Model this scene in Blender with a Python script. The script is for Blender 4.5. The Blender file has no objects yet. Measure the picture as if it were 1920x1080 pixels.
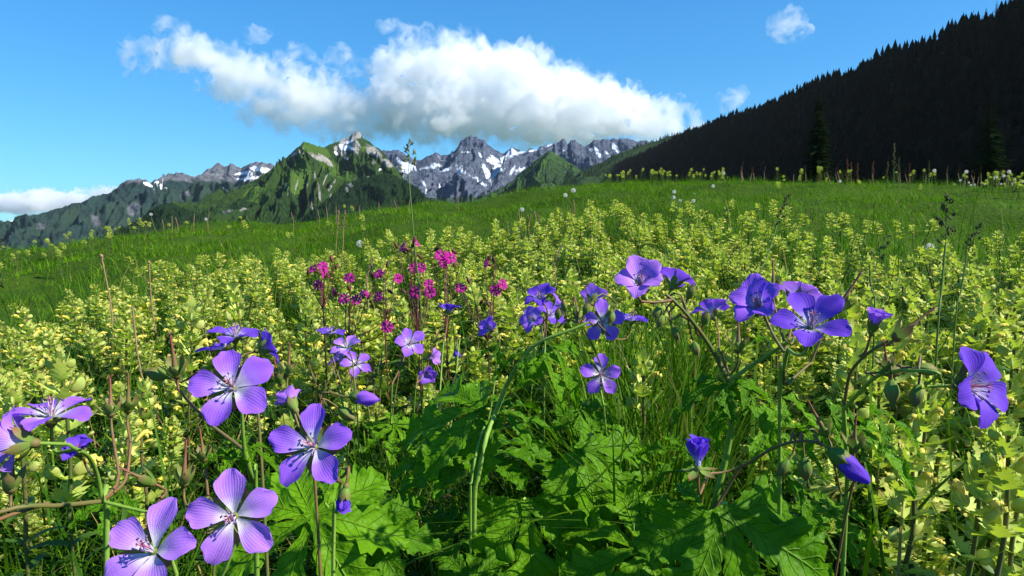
import bpy, math, random
import numpy as np
from mathutils import Vector, Matrix

S = bpy.context.scene
COL = S.collection
R = math.radians

# ------------------------------------------------------------------ camera, sky, sun, exposure
CAM_Z = 0.55
PITCH = math.atan(110 / 1280)                # horizon at row 430 of 1080
cd = bpy.data.cameras.new('camera')
cd.lens = 24.0; cd.sensor_width = 36.0
cd.clip_start = 0.02; cd.clip_end = 60000
cam = bpy.data.objects.new('camera', cd); COL.objects.link(cam)
cam.location = (0, 0, CAM_Z); cam.rotation_euler = (math.pi / 2 - PITCH, 0, 0)
S.camera = cam

SUN_AZ, SUN_EL = R(107), R(40)               # clockwise from the view direction (+Y); to the right, a little behind
W = bpy.data.worlds.new('World'); S.world = W; W.use_nodes = True
wn, wl = W.node_tree.nodes, W.node_tree.links
wn.clear()
sky = wn.new('ShaderNodeTexSky'); sky.sky_type = 'NISHITA'; sky.sun_disc = False
sky.sun_elevation = SUN_EL; sky.sun_rotation = SUN_AZ
sky.altitude = 1400; sky.air_density = 1.15; sky.dust_density = 0.1; sky.ozone_density = 2.2
hs = wn.new('ShaderNodeHueSaturation'); hs.inputs['Saturation'].default_value = 1.35; hs.inputs['Hue'].default_value = 0.5
gm = wn.new('ShaderNodeGamma'); gm.inputs['Gamma'].default_value = 0.62
ml = wn.new('ShaderNodeMix'); ml.data_type = 'RGBA'; ml.blend_type = 'MULTIPLY'; ml.inputs[0].default_value = 1.0; ml.inputs[7].default_value = (0.41, 0.97, 1.40, 1)
bg = wn.new('ShaderNodeBackground'); bg.inputs['Strength'].default_value = 0.135
wo = wn.new('ShaderNodeOutputWorld')
wl.new(sky.outputs[0], hs.inputs['Color']); wl.new(hs.outputs[0], gm.inputs[0]); wl.new(gm.outputs[0], ml.inputs[6]); wl.new(ml.outputs[2], bg.inputs[0]); wl.new(bg.outputs[0], wo.inputs[0])
W.cycles.sampling_method = 'MANUAL'; W.cycles.sample_map_resolution = 256

sd = bpy.data.lights.new('sun', 'SUN'); sd.energy = 5.0; sd.angle = R(0.55); sd.color = (1.0, 0.94, 0.84)
so = bpy.data.objects.new('sun', sd); COL.objects.link(so)
SUN_DIR = Vector((math.cos(SUN_EL) * math.sin(SUN_AZ), math.cos(SUN_EL) * math.cos(SUN_AZ), math.sin(SUN_EL)))
so.rotation_euler = SUN_DIR.to_track_quat('Z', 'Y').to_euler()
so.location = (5, -2, 6)

S.view_settings.view_transform = 'Standard'; S.view_settings.look = 'None'
S.view_settings.exposure = 0.85; S.view_settings.gamma = 1.0
S.render.engine = 'CYCLES'
cy = S.cycles
cy.max_bounces = 14; cy.diffuse_bounces = 3; cy.glossy_bounces = 2; cy.transmission_bounces = 4; cy.transparent_max_bounces = 6
cy.volume_bounces = 14
cy.use_denoising = True
try:
    cy.denoiser = 'OPENIMAGEDENOISE'; cy.denoising_input_passes = 'RGB_ALBEDO_NORMAL'
except Exception:
    pass
cy.use_adaptive_sampling = False
cy.sample_clamp_indirect = 6.0

# ------------------------------------------------------------------ helpers
FX = 1280.0
CP, SP = math.cos(PITCH), math.sin(PITCH)
def at(px, py, d):
    """point seen at (px, py) of the 1920 x 1080 picture, d metres ahead of the camera"""
    X = (px - 960) / FX * d; Y = (540 - py) / FX * d
    return Vector((X, d * CP + Y * SP, CAM_Z - d * SP + Y * CP))
def project(P):
    P = np.asarray(P, float); z = P[..., 2] - CAM_Z
    f = P[..., 1] * CP - z * SP; u = P[..., 1] * SP + z * CP
    f = np.maximum(f, 1e-3)
    return 960 + FX * P[..., 0] / f, 540 - FX * u / f
def camdir(v):
    """camera-space direction (right, up, toward the viewer) -> world"""
    r, u, b = v
    return Vector((r, u * SP - b * CP, u * CP + b * SP)).normalized()

class Noise:
    def __init__(s, seed):
        rs = np.random.RandomState(seed)
        s.p = np.concatenate([rs.permutation(256)] * 3)
        a = rs.rand(256) * 2 * np.pi; s.gx, s.gy = np.cos(a), np.sin(a)
        g = rs.normal(size=(256, 3)); s.g3 = g / np.linalg.norm(g, axis=1)[:, None]
    def n2(s, x, y):
        xi = np.floor(x).astype(int); yi = np.floor(y).astype(int); fx = x - xi; fy = y - yi
        u = fx * fx * fx * (fx * (fx * 6 - 15) + 10); v = fy * fy * fy * (fy * (fy * 6 - 15) + 10)
        def g(i, j):
            h = s.p[(s.p[(xi + i) & 255] + yi + j) & 255]
            return s.gx[h] * (fx - i) + s.gy[h] * (fy - j)
        a = g(0, 0) + u * (g(1, 0) - g(0, 0)); b = g(0, 1) + u * (g(1, 1) - g(0, 1))
        return (a + v * (b - a)) * 1.4
    def n3(s, x, y, z):
        xi = np.floor(x).astype(int); yi = np.floor(y).astype(int); zi = np.floor(z).astype(int)
        fx = x - xi; fy = y - yi; fz = z - zi
        f = lambda t: t * t * t * (t * (t * 6 - 15) + 10)
        u, v, w = f(fx), f(fy), f(fz)
        def g(i, j, k):
            h = s.p[(s.p[(s.p[(xi + i) & 255] + yi + j) & 255] + zi + k) & 255]; G = s.g3[h]
            return G[..., 0] * (fx - i) + G[..., 1] * (fy - j) + G[..., 2] * (fz - k)
        L = lambda a, b, t: a + t * (b - a)
        return L(L(L(g(0,0,0), g(1,0,0), u), L(g(0,1,0), g(1,1,0), u), v), L(L(g(0,0,1), g(1,0,1), u), L(g(0,1,1), g(1,1,1), u), v), w) * 1.5
    def fbm(s, x, y, o=5, gain=.5):
        t = 0; a = 1
        for i in range(o): t = t + a * s.n2(x + 17.3 * i, y - 9.1 * i); x = x * 2.03; y = y * 2.03; a *= gain
        return t
    def fbm3(s, x, y, z, o=4, gain=.5):
        t = 0; a = 1
        for i in range(o): t = t + a * s.n3(x + 7.3 * i, y - 9.1 * i, z + 3.7 * i); x = x * 2.03; y = y * 2.03; z = z * 2.03; a *= gain
        return t
    def ridged(s, x, y, o=5, gain=.5):
        t = 0; a = 1
        for i in range(o): t = t + a * (1 - 2 * np.abs(s.n2(x + 31.7 * i, y + 11.9 * i))); x = x * 2.07; y = y * 2.07; a *= gain
        return t
NZ = Noise(7)
def sstep(a, b, x):
    t = np.clip((x - a) / (b - a), 0, 1); return t * t * (3 - 2 * t)

def mesh_np(name, V, F, mat=None, smooth=True, uv=None, attrs=None, mats=None, midx=None):
    """V (n,3); F (m,k) array or list of such arrays; uv per vertex"""
    V = np.asarray(V, np.float32)
    Fs = F if isinstance(F, list) else [F]
    Fs = [np.asarray(f, np.int32) for f in Fs if len(f)]
    me = bpy.data.meshes.new(name)
    me.vertices.add(len(V)); me.vertices.foreach_set('co', V.ravel())
    nl = sum(f.size for f in Fs); npoly = sum(len(f) for f in Fs)
    me.loops.add(nl); me.polygons.add(npoly)
    li = np.concatenate([f.ravel() for f in Fs])
    me.loops.foreach_set('vertex_index', li)
    tot = np.concatenate([np.full(len(f), f.shape[1], np.int32) for f in Fs])
    st = np.concatenate([[0], np.cumsum(tot)[:-1]]).astype(np.int32)
    me.polygons.foreach_set('loop_start', st)
    if midx is not None: me.polygons.foreach_set('material_index', np.asarray(midx, np.int32))
    if uv is not None:
        u = me.uv_layers.new(name='UVMap'); u.data.foreach_set('uv', np.asarray(uv, np.float32)[li].ravel())
    for k, a in (attrs or {}).items():
        a = np.asarray(a, np.float32)
        if a.ndim == 1:
            at_ = me.attributes.new(k, 'FLOAT', 'POINT'); at_.data.foreach_set('value', a)
        else:
            at_ = me.attributes.new(k, 'FLOAT_VECTOR', 'POINT'); at_.data.foreach_set('vector', a.ravel())
    me.update(calc_edges=True)
    me.polygons.foreach_set('use_smooth', np.full(npoly, smooth, bool))
    for m in (mats or ([mat] if mat else [])): me.materials.append(m)
    me.validate()
    return me
def link(name, me, parent=None, label=None, cat=None, group=None, kind=None):
    o = bpy.data.objects.new(name, me); COL.objects.link(o)
    if parent: o.parent = parent
    tag(o, label, cat, group, kind)
    return o
def tag(o, label=None, cat=None, group=None, kind=None):
    for k, v in (('label', label), ('category', cat), ('group', group), ('kind', kind)):
        if v: o[k] = v
    return o
def grid_faces(nu, nv, wrap=False):
    """vertex index = i * nv + j"""
    i = np.arange(nu - 1)[:, None]; j = np.arange(nv if wrap else nv - 1)[None, :]
    j2 = (j + 1) % nv
    a = i * nv + j; b = i * nv + j2; c = (i + 1) * nv + j2; d = (i + 1) * nv + j
    return np.stack([a, b, c, d], -1).reshape(-1, 4)

# ------------------------------------------------------------------ node material helper
class MT:
    def __init__(s, name):
        s.m = bpy.data.materials.new(name); s.m.use_nodes = True
        s.n, s.l = s.m.node_tree.nodes, s.m.node_tree.links
        s.n.clear(); s.out = s.n.new('ShaderNodeOutputMaterial')
    def add(s, t, ins=None, **props):
        nd = s.n.new(t)
        for k, v in props.items(): setattr(nd, k, v)
        for k, v in (ins or {}).items():
            sock = nd.inputs[k]
            if hasattr(v, 'is_output') or isinstance(v, bpy.types.NodeSocket): s.l.new(v, sock)
            elif hasattr(v, 'outputs'): s.l.new(v.outputs[0], sock)
            else: sock.default_value = v
        return nd
    def math(s, op, a, b=None, c=None, clamp=False):
        d = {0: a}
        if b is not None: d[1] = b
        if c is not None: d[2] = c
        return s.add('ShaderNodeMath', d, operation=op, use_clamp=clamp)
    def attr(s, name, out='Fac'):
        return s.add('ShaderNodeAttribute', attribute_name=name).outputs[out]
    def mix(s, f, a, b, mode='MIX'):
        nd = s.add('ShaderNodeMix', data_type='RGBA', blend_type=mode)
        for k, v in ((0, f), (6, a), (7, b)):
            if isinstance(v, bpy.types.NodeSocket): s.l.new(v, nd.inputs[k])
            elif hasattr(v, 'outputs'): s.l.new(s.outcol(v), nd.inputs[k])
            else: nd.inputs[k].default_value = v if not isinstance(v, tuple) or len(v) == 4 else (*v, 1)
        return nd.outputs[2]
    def outcol(s, v): return v.outputs[0]
    def noise(s, vec, scale, detail=4, rough=.55, w=None):
        return s.add('ShaderNodeTexNoise', {'Vector': vec, 'Scale': scale, 'Detail': detail, 'Roughness': rough}).outputs['Fac']
    def ramp(s, f, stops, interp='LINEAR'):
        r = s.add('ShaderNodeValToRGB', {0: f}); e = r.color_ramp.elements; r.color_ramp.interpolation = interp
        while len(e) < len(stops): e.new(1.0)
        for k, (p, c) in enumerate(stops):
            e[k].position = p; e[k].color = c if len(c) == 4 else (*c, 1)
        return r.outputs[0]
    def mapr(s, v, a, b, c=0., d=1.):
        return s.add('ShaderNodeMapRange', {0: v, 1: a, 2: b, 3: c, 4: d}).outputs[0]
    def surf(s, sh):
        s.l.new(sh.outputs[0] if hasattr(sh, 'outputs') else sh, s.out.inputs['Surface'])
    def bsdf(s, col, rough=.6, spec=.3, normal=None, trans=0., tcol=None):
        d = {'Base Color': col if isinstance(col, bpy.types.NodeSocket) else (*col, 1) if len(col) == 3 else col, 'Roughness': rough, 'Specular IOR Level': spec}
        if normal is not None: d['Normal'] = normal
        p = s.add('ShaderNodeBsdfPrincipled', d)
        if trans > 0:
            tc = tcol if tcol is not None else d['Base Color']
            if isinstance(tc, tuple) and len(tc) == 3: tc = (*tc, 1)
            t = s.add('ShaderNodeBsdfTranslucent', {'Color': tc})
            if normal is not None: s.l.new(normal if isinstance(normal, bpy.types.NodeSocket) else normal.outputs[0], t.inputs['Normal'])
            p = s.add('ShaderNodeMixShader', {0: trans, 1: p, 2: t})
        s.surf(p); return p
# ------------------------------------------------------------------ mountains
def mountain_material(name, rock, rock2, forest, meadow, snow=(.72, .75, .80), scale=1.0, strata=True):
    m = MT(name)
    geo = m.add('ShaderNodeNewGeometry'); P = geo.outputs['Position']
    rk = m.attr('rock'); sn = m.attr('snow'); md = m.attr('meadow')
    n1 = m.noise(P, .006 * scale, 8, .62); n2 = m.noise(P, .03 * scale, 6, .65); n3 = m.noise(P, .0016 * scale, 4, .5)
    mp = m.add('ShaderNodeMapping', {'Vector': P, 'Scale': (1, 1, 4.5), 'Rotation': (.25, .2, 0)})
    n4 = m.noise(mp.outputs[0], .012 * scale, 8, .7)
    rc = m.mix(m.mapr(n4, .35, .65), (*rock, 1), (*rock2, 1))
    rc = m.mix(m.mapr(n2, .45, .7), rc, (rock[0] * .45, rock[1] * .47, rock[2] * .5, 1))
    fc = m.mix(m.mapr(n2, .38, .64), (forest[0] * .55, forest[1] * .55, forest[2] * .6, 1), (forest[0] * 1.35, forest[1] * 1.35, forest[2] * 1.2, 1))
    fc = m.mix(m.mapr(n3, .4, .65), fc, (forest[0] * 1.5, forest[1] * 1.35, forest[2] * .9, 1))
    mc = m.mix(m.mapr(n1, .35, .7), (*meadow, 1), (meadow[0] * .6, meadow[1] * .68, meadow[2] * .7, 1))
    jit = m.math('MULTIPLY_ADD', n1, 1.1, -.55); jit2 = m.math('MULTIPLY_ADD', n2, .9, -.45)
    j = m.math('ADD', jit, jit2)
    def thr(a, lo, hi): return m.mapr(m.math('ADD', a, j), lo, hi)
    c = m.mix(thr(md, .42, .58), fc, mc)
    c = m.mix(thr(rk, .42, .58), c, rc)
    n5 = m.noise(P, .013 * scale, 9, .7); jf = m.math('ADD', j, m.math('MULTIPLY_ADD', n5, 2.0, -1.0).outputs[0])
    c = m.mix(m.mapr(m.math('ADD', sn, jf), .42, .66), c, (*snow, 1))
    bm = m.add('ShaderNodeBump', {'Strength': .9, 'Distance': 14.0 / scale, 'Height': m.math('ADD', n4, n2)})
    m.bsdf(c, .95, .05, bm.outputs[0])
    return m.m

def blobs(px, py, lst):
    t = np.zeros_like(px)
    for (x, y, rx, ry, a) in lst:
        a = R(a); dx = px - x; dy = py - y
        u = (dx * math.cos(a) + dy * math.sin(a)) / rx; v = (-dx * math.sin(a) + dy * math.cos(a)) / ry
        t = np.maximum(t, np.clip(1.45 - np.sqrt(u * u + v * v), 0, 1))
    return t

def mountain(label, ridge, dist, run, foot, mat, seed, ns=420, nt=150, gully=90, gw=330, jag=10, jagw=60, prof=.95, skew=0.0, masks=None, tiltback=.45):
    nz = Noise(seed)
    rp = np.array(ridge, float); x = np.linspace(rp[0, 0], rp[-1, 0], ns)
    # smooth-ish interpolation of the ridge line
    y = np.interp(x, rp[:, 0], rp[:, 1])
    d = np.interp(x, rp[:, 0], rp[:, 2]) if rp.shape[1] > 2 else np.full(ns, float(dist))
    X = (x - 960) / FX * d; Yc = (540 - y) / FX * d
    RX = X; RY = d * CP + Yc * SP; RZ = CAM_Z - d * SP + Yc * CP
    smet = np.concatenate([[0], np.cumsum(np.hypot(np.diff(RX), np.diff(RY)))])
    RZ = RZ + jag * (nz.ridged(smet / jagw, smet * 0 + 3.3, 4) - .6)
    t = np.concatenate([-np.linspace(.5, .02, 14), np.linspace(0, 1, nt) ** 1.25])
    T, Sg = np.meshgrid(t, smet, indexing='xy')            # shape (ns, nt)
    dirx = -RX / np.hypot(RX, RY) * .8 + skew; diry = -RY / np.hypot(RX, RY)
    nn = np.hypot(dirx, diry); dirx, diry = dirx / nn, diry / nn
    PX = RX[:, None] + dirx[:, None] * run * T; PY = RY[:, None] + diry[:, None] * run * T
    drop = np.where(T >= 0, np.abs(T) ** prof, np.abs(T) * 1.1)
    PZ = RZ[:, None] - (RZ[:, None] - foot) * np.clip(drop, 0, 1)
    wob = nz.fbm(Sg / (gw * 3), T * run / 900, 3)
    g = nz.ridged(Sg / gw + wob * .9, T * run / (gw * 3.2) + 5, 5, .52)       # spurs and gullies
    bump = np.clip(np.abs(T) * 5, 0, 1) * (1 - .5 * np.clip(T, 0, 1))
    PZ = PZ + gully * (g - .75) * bump
    PZ = PZ + jag * .6 * nz.fbm(PX / 45, PY / 45, 4) * np.clip(np.abs(T) * 12, 0, 1)
    V = np.stack([PX, PY, PZ], -1)
    px, py = project(V)
    at_ = masks(px, py, V, g, T, nz)
    zero = np.zeros_like(px)
    attrs = {k: (at_.get(k, zero)).ravel() for k in ('rock', 'snow', 'meadow')}
    me = mesh_np('mountain', V.reshape(-1, 3), grid_faces(ns, len(t))[:, ::-1], mat, True, attrs=attrs)
    o = link('mountain', me, label=label, cat='mountain', kind='structure')
    return o, V, at_

ROCKD, ROCKD2 = (.075, .085, .105), (.17, .18, .20)
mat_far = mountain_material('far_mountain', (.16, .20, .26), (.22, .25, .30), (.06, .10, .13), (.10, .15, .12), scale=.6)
mat_left = mountain_material('rocky_range', (.075, .082, .10), (.16, .17, .19), (.019, .040, .040), (.05, .11, .022), scale=.8)  # forest blued and lightened: distance haze put into the colour
mat_green = mountain_material('green_peak', (.20, .19, .17), (.36, .35, .32), (.018, .042, .012), (.060, .115, .016), scale=1.1)
mat_snow = mountain_material('snowy_range', (.048, .062, .098), (.11, .130, .170), (.018, .038, .030), (.035, .075, .025), snow=(.52, .57, .65), scale=.8)  # rock dark and blue, snow dulled: cloud shade and haze put into colour

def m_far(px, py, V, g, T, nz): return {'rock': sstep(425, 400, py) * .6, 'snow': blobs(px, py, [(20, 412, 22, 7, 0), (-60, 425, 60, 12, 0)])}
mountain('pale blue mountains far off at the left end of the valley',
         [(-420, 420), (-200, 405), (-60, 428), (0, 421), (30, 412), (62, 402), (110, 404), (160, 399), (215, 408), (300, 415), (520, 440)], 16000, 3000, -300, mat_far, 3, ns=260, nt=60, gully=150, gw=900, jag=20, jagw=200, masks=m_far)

def m_left(px, py, V, g, T, nz):
    line = np.interp(px, [0, 200, 260, 330, 430, 520], [330, 350, 352, 345, 345, 350])
    rock = sstep(8, -14, py - line) * .72 + .24 * sstep(.9, .2, g) * sstep(470, 400, py)
    rock = np.maximum(rock, blobs(px, py, [(180, 412, 20, 13, 60), (250, 392, 22, 15, 100), (75, 425, 18, 9, 0), (350, 365, 24, 10, -30)]) * .62)
    snow = blobs(px, py, [(455, 325, 22, 3.2, -8), (490, 318, 22, 5, 10), (470, 334, 34, 2.6, -4), (505, 330, 12, 3, 10), (300, 341, 14, 3, 0), (278, 346, 14, 4, 20), (303, 351, 12, 3, 10)])
    mead = blobs(px, py, [(408, 366, 24, 4.5, -18), (395, 372, 18, 4, -18)]) * 1.1 + sstep(.3, .8, nz.fbm(V[..., 0] / 500, V[..., 1] / 500, 3)) * .2
    return {'rock': rock, 'snow': snow, 'meadow': mead}
mountain('long dark mountain range with rocky crest and snow patches, left of the green peak',
         [(-500, 560, 5200), (-200, 490, 5200), (0, 424, 5400), (60, 406, 5500), (100, 396, 5600), (160, 377, 5700), (212, 360, 5800), (222, 350, 5800), (238, 339, 5900), (262, 336, 6000), (282, 342, 6000), (300, 336, 6000), (318, 326, 6100), (340, 326, 6100), (362, 333, 6100), (385, 322, 6200), (392, 318, 6200), (408, 307, 6300), (420, 312, 6300), (432, 308, 6300), (450, 317, 6300), (466, 309, 6300), (480, 302, 6300), (492, 306, 6300), (510, 309, 6300), (560, 330, 6300), (640, 380, 6300)],
         6000, 2600, -420, mat_left, 11, ns=560, nt=150, gully=170, gw=300, jag=16, jagw=90, prof=.9, masks=m_left)

def m_snow(px, py, V, g, T, nz):
    z = V[..., 2]
    gul = sstep(.95, .35, g)
    snow = blobs(px, py, [(748, 300, 20, 5, 40), (775, 316, 26, 4, 8), (808, 312, 24, 6, -8), (835, 318, 20, 4, -25), (862, 318, 14, 7, 50), (878, 328, 20, 4, 28), (895, 335, 16, 3.5, 35),
        (912, 318, 14, 3, 60), (925, 300, 12, 8, 20), (945, 298, 12, 7, -40), (958, 290, 9, 10, 0), (915, 335, 12, 3, 60), (905, 345, 9, 3, 20), (925, 328, 16, 4, -50), (935, 318, 10, 5, 0), (795, 345, 10, 3, 60), (800, 360, 6, 3, 70), (825, 350, 6, 2, 80),
        (1000, 282, 20, 2.5, -10), (1030, 272, 18, 2.5, -20), (985, 330, 14, 3, -30), (1120, 285, 14, 4, 60), (1140, 290, 12, 4, 50), (1155, 280, 10, 5, 60), (1108, 280, 6, 4, 60), (872, 285, 12, 2.5, 0), (900, 290, 8, 3, 60), (1000, 312, 30, 3, -15), (960, 320, 12, 3, -60)])
    snow = snow * (.66 + .6 * gul) + .40 * gul * sstep(370, 300, py) * (px > 735)
    sm_ = np.cumsum(np.hypot(np.gradient(V[:, 14, 0]), np.gradient(V[:, 14, 1])))[:, None]
    g2 = nz.ridged(sm_ / 150 + .5 * nz.fbm(V[..., 0] / 300, V[..., 2] / 200, 2), T * 3 + 2, 3)
    snow = snow + .42 * sstep(.35, -.1, g2) * sstep(365, 310, py) * (px > 730)
    rock = .9 + 0 * px
    fl = np.interp(px, [700, 800, 900, 950, 1000, 1100], [352, 366, 360, 345, 330, 330])
    rock = rock - .75 * sstep(-6, 18, py - fl)
    return {'snow': snow, 'rock': rock, 'meadow': .25 * sstep(0, 20, py - fl)}
mountain('dark rocky mountain range streaked with snow under the big cloud',
         [(560, 330), (640, 300), (690, 286), (720, 284), (738, 280), (746, 283), (765, 296), (785, 301), (800, 298), (812, 290), (822, 288), (832, 294), (850, 286), (858, 276), (864, 266), (876, 258), (892, 256), (906, 264), (916, 274), (928, 284), (942, 286), (955, 282), (962, 277), (970, 283), (985, 284), (1000, 279), (1015, 277), (1030, 273), (1048, 268), (1058, 262), (1064, 268), (1070, 262), (1080, 266), (1092, 276), (1102, 272), (1118, 264), (1140, 262), (1170, 262), (1220, 266), (1320, 300)],
         6800, 2600, -60, mat_snow, 23, ns=620, nt=170, gully=170, gw=430, jag=20, jagw=110, prof=.8, masks=m_snow)

def m_green(px, py, V, g, T, nz):
    mead = blobs(px, py, [(578, 273, 26, 9, 35), (600, 284, 22, 9, 30), (625, 314, 24, 11, 35), (642, 326, 18, 6, 35), (610, 304, 14, 8, 40), (470, 360, 12, 5, -30), (490, 350, 10, 5, -30), (560, 335, 18, 26, 20), (690, 282, 12, 5, 20), (480, 372, 16, 5, 0)])
    mead = mead + .30 * sstep(.4, 1.1, g)
    rock = np.maximum(blobs(px, py, [(655, 268, 28, 16, 30), (668, 252, 14, 12, 0), (700, 283, 22, 10, 30), (640, 283, 14, 8, 30), (610, 300, 20, 5, 40), (560, 285, 12, 4, -40), (550, 290, 10, 3, -40), (725, 306, 14, 8, 30), (590, 293, 16, 4, 35)]),
                      blobs(px, py, [(598, 355, 4, 30, -8), (575, 345, 3, 30, 10), (555, 352, 3, 26, 14), (535, 350, 2, 20, 16), (610, 335, 2, 22, 20), (590, 330, 2, 16, 5), (622, 348, 4, 24, 32), (585, 380, 4, 20, 0), (425, 397, 14, 7, -8), (455, 392, 10, 5, -8), (700, 305, 5, 5, 0), (720, 310, 5, 5, 0), (615, 380, 4, 24, 20), (540, 365, 3, 20, 20)]) * .8)
    rock = rock * (.75 + .35 * sstep(1.1, .4, g))
    snow = blobs(px, py, [(643, 276, 10, 5, 30), (652, 266, 9, 3, -20), (632, 289, 8, 2.5, 40), (660, 279, 8, 3, 40), (712, 318, 4, 3, 0), (648, 296, 6, 2, 20)]) * .9
    return {'rock': rock, 'snow': snow, 'meadow': mead}
GREEN = mountain('green forested mountain with grassy shoulder and pale rocky summit block',
         [(250, 440, 3300), (340, 402, 3500), (390, 384, 3600), (440, 362, 3700), (480, 336, 3800), (512, 316, 3900), (530, 302, 3950), (545, 288, 4000), (558, 277, 4000), (570, 266, 4050), (580, 267, 4050), (592, 273, 4100), (608, 277, 4200), (620, 271, 4300), (634, 265, 4400), (648, 259, 4450), (657, 256, 4450), (661, 249, 4450), (668, 247, 4450), (676, 249, 4450), (680, 258, 4450), (690, 264, 4450), (700, 273, 4400), (716, 283, 4300), (728, 298, 4200), (745, 318, 4100), (765, 345, 4000), (800, 382, 3900), (860, 430, 3800)],
         4200, 1900, -160, mat_green, 31, ns=560, nt=180, gully=118, gw=260, jag=5, jagw=60, prof=.86, masks=m_green)

mat_wood = mountain_material('wooded_slope', (.15, .15, .14), (.25, .25, .23), (.008, .020, .009), (.03, .075, .012), scale=1.6)
def m_wood(px, py, V, g, T, nz):
    return {'rock': blobs(px, py, [(656, 345, 8, 5, 60), (650, 355, 6, 4, 60), (690, 330, 4, 3, 0)]) * .7, 'meadow': .3 * sstep(.4, 1.2, g)}
WOOD = mountain('dark wooded slope in front of the green mountain', [(520, 440, 2700), (590, 398, 2800), (620, 372, 2900), (645, 350, 3000), (668, 338, 3050), (700, 328, 3100), (730, 326, 3100), (755, 336, 3100), (785, 355, 3000), (815, 385, 2900), (870, 430, 2800)],
         3000, 1100, -120, mat_wood, 41, ns=260, nt=110, gully=60, gw=200, jag=5, jagw=40, prof=.9, masks=m_wood)
HILL = mountain('small round wooded hill low in the valley on the left', [(190, 450, 2600), (262, 412, 2600), (285, 392, 2650), (305, 382, 2650), (325, 381, 2650), (345, 392, 2650), (380, 405, 2600), (460, 440, 2600)],
         2600, 700, -160, mat_wood, 43, ns=140, nt=60, gully=30, gw=150, jag=4, jagw=40, masks=m_wood)
mat_cone = mountain_material('pointed_hill', (.12, .13, .13), (.22, .22, .21), (.022, .050, .020), (.055, .12, .02), scale=1.3)
def m_cone(px, py, V, g, T, nz):
    return {'rock': blobs(px, py, [(1000, 322, 4, 8, 20), (1060, 320, 8, 6, 40)]) * .55, 'meadow': .45 * sstep(.5, 1.2, g)}
CONE = mountain('pointed green wooded hill in front of the snowy range', [(860, 410, 4000), (910, 368, 4200), (940, 352, 4300), (958, 342, 4300), (980, 322, 4400), (1002, 303, 4400), (1018, 290, 4400), (1030, 282, 4400), (1042, 288, 4400), (1058, 299, 4400), (1075, 310, 4300), (1095, 324, 4300), (1150, 350, 4200), (1260, 400, 4000)],
         4300, 1400, -100, mat_cone, 47, ns=300, nt=120, gully=80, gw=220, jag=6, jagw=50, prof=.9, masks=m_cone)

# ------------------------------------------------------------------ forest on the far slopes (uncountable: one object)
def cone_trees(name, pts, hts, wid, mat, rs, label, cat, sides=5):
    """many small conifers, each two stacked ragged cones"""
    n = len(pts); a = np.arange(sides) / sides * 2 * np.pi
    Vs, Fs = [], []
    base = 0
    for (z0, z1, w) in ((.06, .66, 1.0), (.42, 1.0, .62)):
        ph = rs.rand(n, 1) * 6.28; rr = wid[:, None] * w * (.75 + .5 * rs.rand(n, sides))
        ring = np.stack([pts[:, 0:1] + rr * np.cos(a + ph), pts[:, 1:2] + rr * np.sin(a + ph), pts[:, 2:3] + hts[:, None] * (z0 + .08 * rs.rand(n, sides))], -1)
        tip = np.stack([pts[:, 0] , pts[:, 1], pts[:, 2] + hts * z1], -1)[:, None]
        V = np.concatenate([ring, tip], 1).reshape(-1, 3); Vs.append(V)
        k = np.arange(n)[:, None] * (sides + 1) + base; j = np.arange(sides)[None]
        Fs.append(np.stack([k + j, k + (j + 1) % sides, k + sides + 0 * j], -1).reshape(-1, 3)); base += len(V)
    me = mesh_np(name, np.concatenate(Vs), np.concatenate(Fs), mat, False)
    return link(name, me, label=label, cat=cat, kind='stuff')
def tree_mat(name, c, var=.5):
    m = MT(name); g = m.add('ShaderNodeNewGeometry')
    rnd = g.outputs['Random Per Island']
    col = m.mix(rnd, tuple(x * (1 - var) for x in c), tuple(x * (1 + var) for x in (c[0] * 1.1, c[1], c[2] * .9)))
    m.bsdf(col, 1., 0.)
    return m.m
def scatter_on(V, w, n, rs):
    """random points on a grid surface with weight w per vertex"""
    P = V.reshape(-1, 3); w = np.clip(w.ravel(), 0, None)
    A = np.hypot(*(np.gradient(V[..., 0])[i] for i in (0, 1))) ; ds = np.linalg.norm(np.gradient(V, axis=0), axis=-1) * np.linalg.norm(np.gradient(V, axis=1), axis=-1)
    w = w * ds.ravel(); idx = rs.choice(len(P), n, p=w / w.sum())
    I, J = np.unravel_index(idx, V.shape[:2]); I = np.clip(I, 0, V.shape[0] - 2); J = np.clip(J, 0, V.shape[1] - 2)
    u = rs.rand(n, 1); v = rs.rand(n, 1)
    return V[I, J] * (1 - u) * (1 - v) + V[I + 1, J] * u * (1 - v) + V[I, J + 1] * (1 - u) * v + V[I + 1, J + 1] * u * v
rs = np.random.RandomState(5)
mat_farfir = tree_mat('far_conifer', (.013, .034, .013))
pl = []
for (o, V, a), n in ((GREEN, 4800), (WOOD, 4500), (HILL, 1500), (CONE, 3500)):
    px, py = project(V); nzv = NZ.fbm(V[..., 0] / 160, V[..., 1] / 160, 3)
    zero = np.zeros_like(px)
    w = np.clip(1 - 1.3 * a.get('rock', zero) - 1.5 * a.get('meadow', zero) - a.get('snow', zero) + .5 * nzv, 0, 1)
    w[:, :16] = 0; w = w * (py > 296)
    if o is GREEN[0]: w = w * sstep(292, 345, py) ** .7
    pl.append(scatter_on(V, w, n, rs))
pl = np.concatenate(pl); hh = 8 + 10 * rs.rand(len(pl))
cone_trees('distant_forest', pl - np.array([0, 0, 2.]), hh, hh * .2, mat_farfir, rs, 'dense conifer forest covering the distant green mountain slopes', 'forest')
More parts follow.
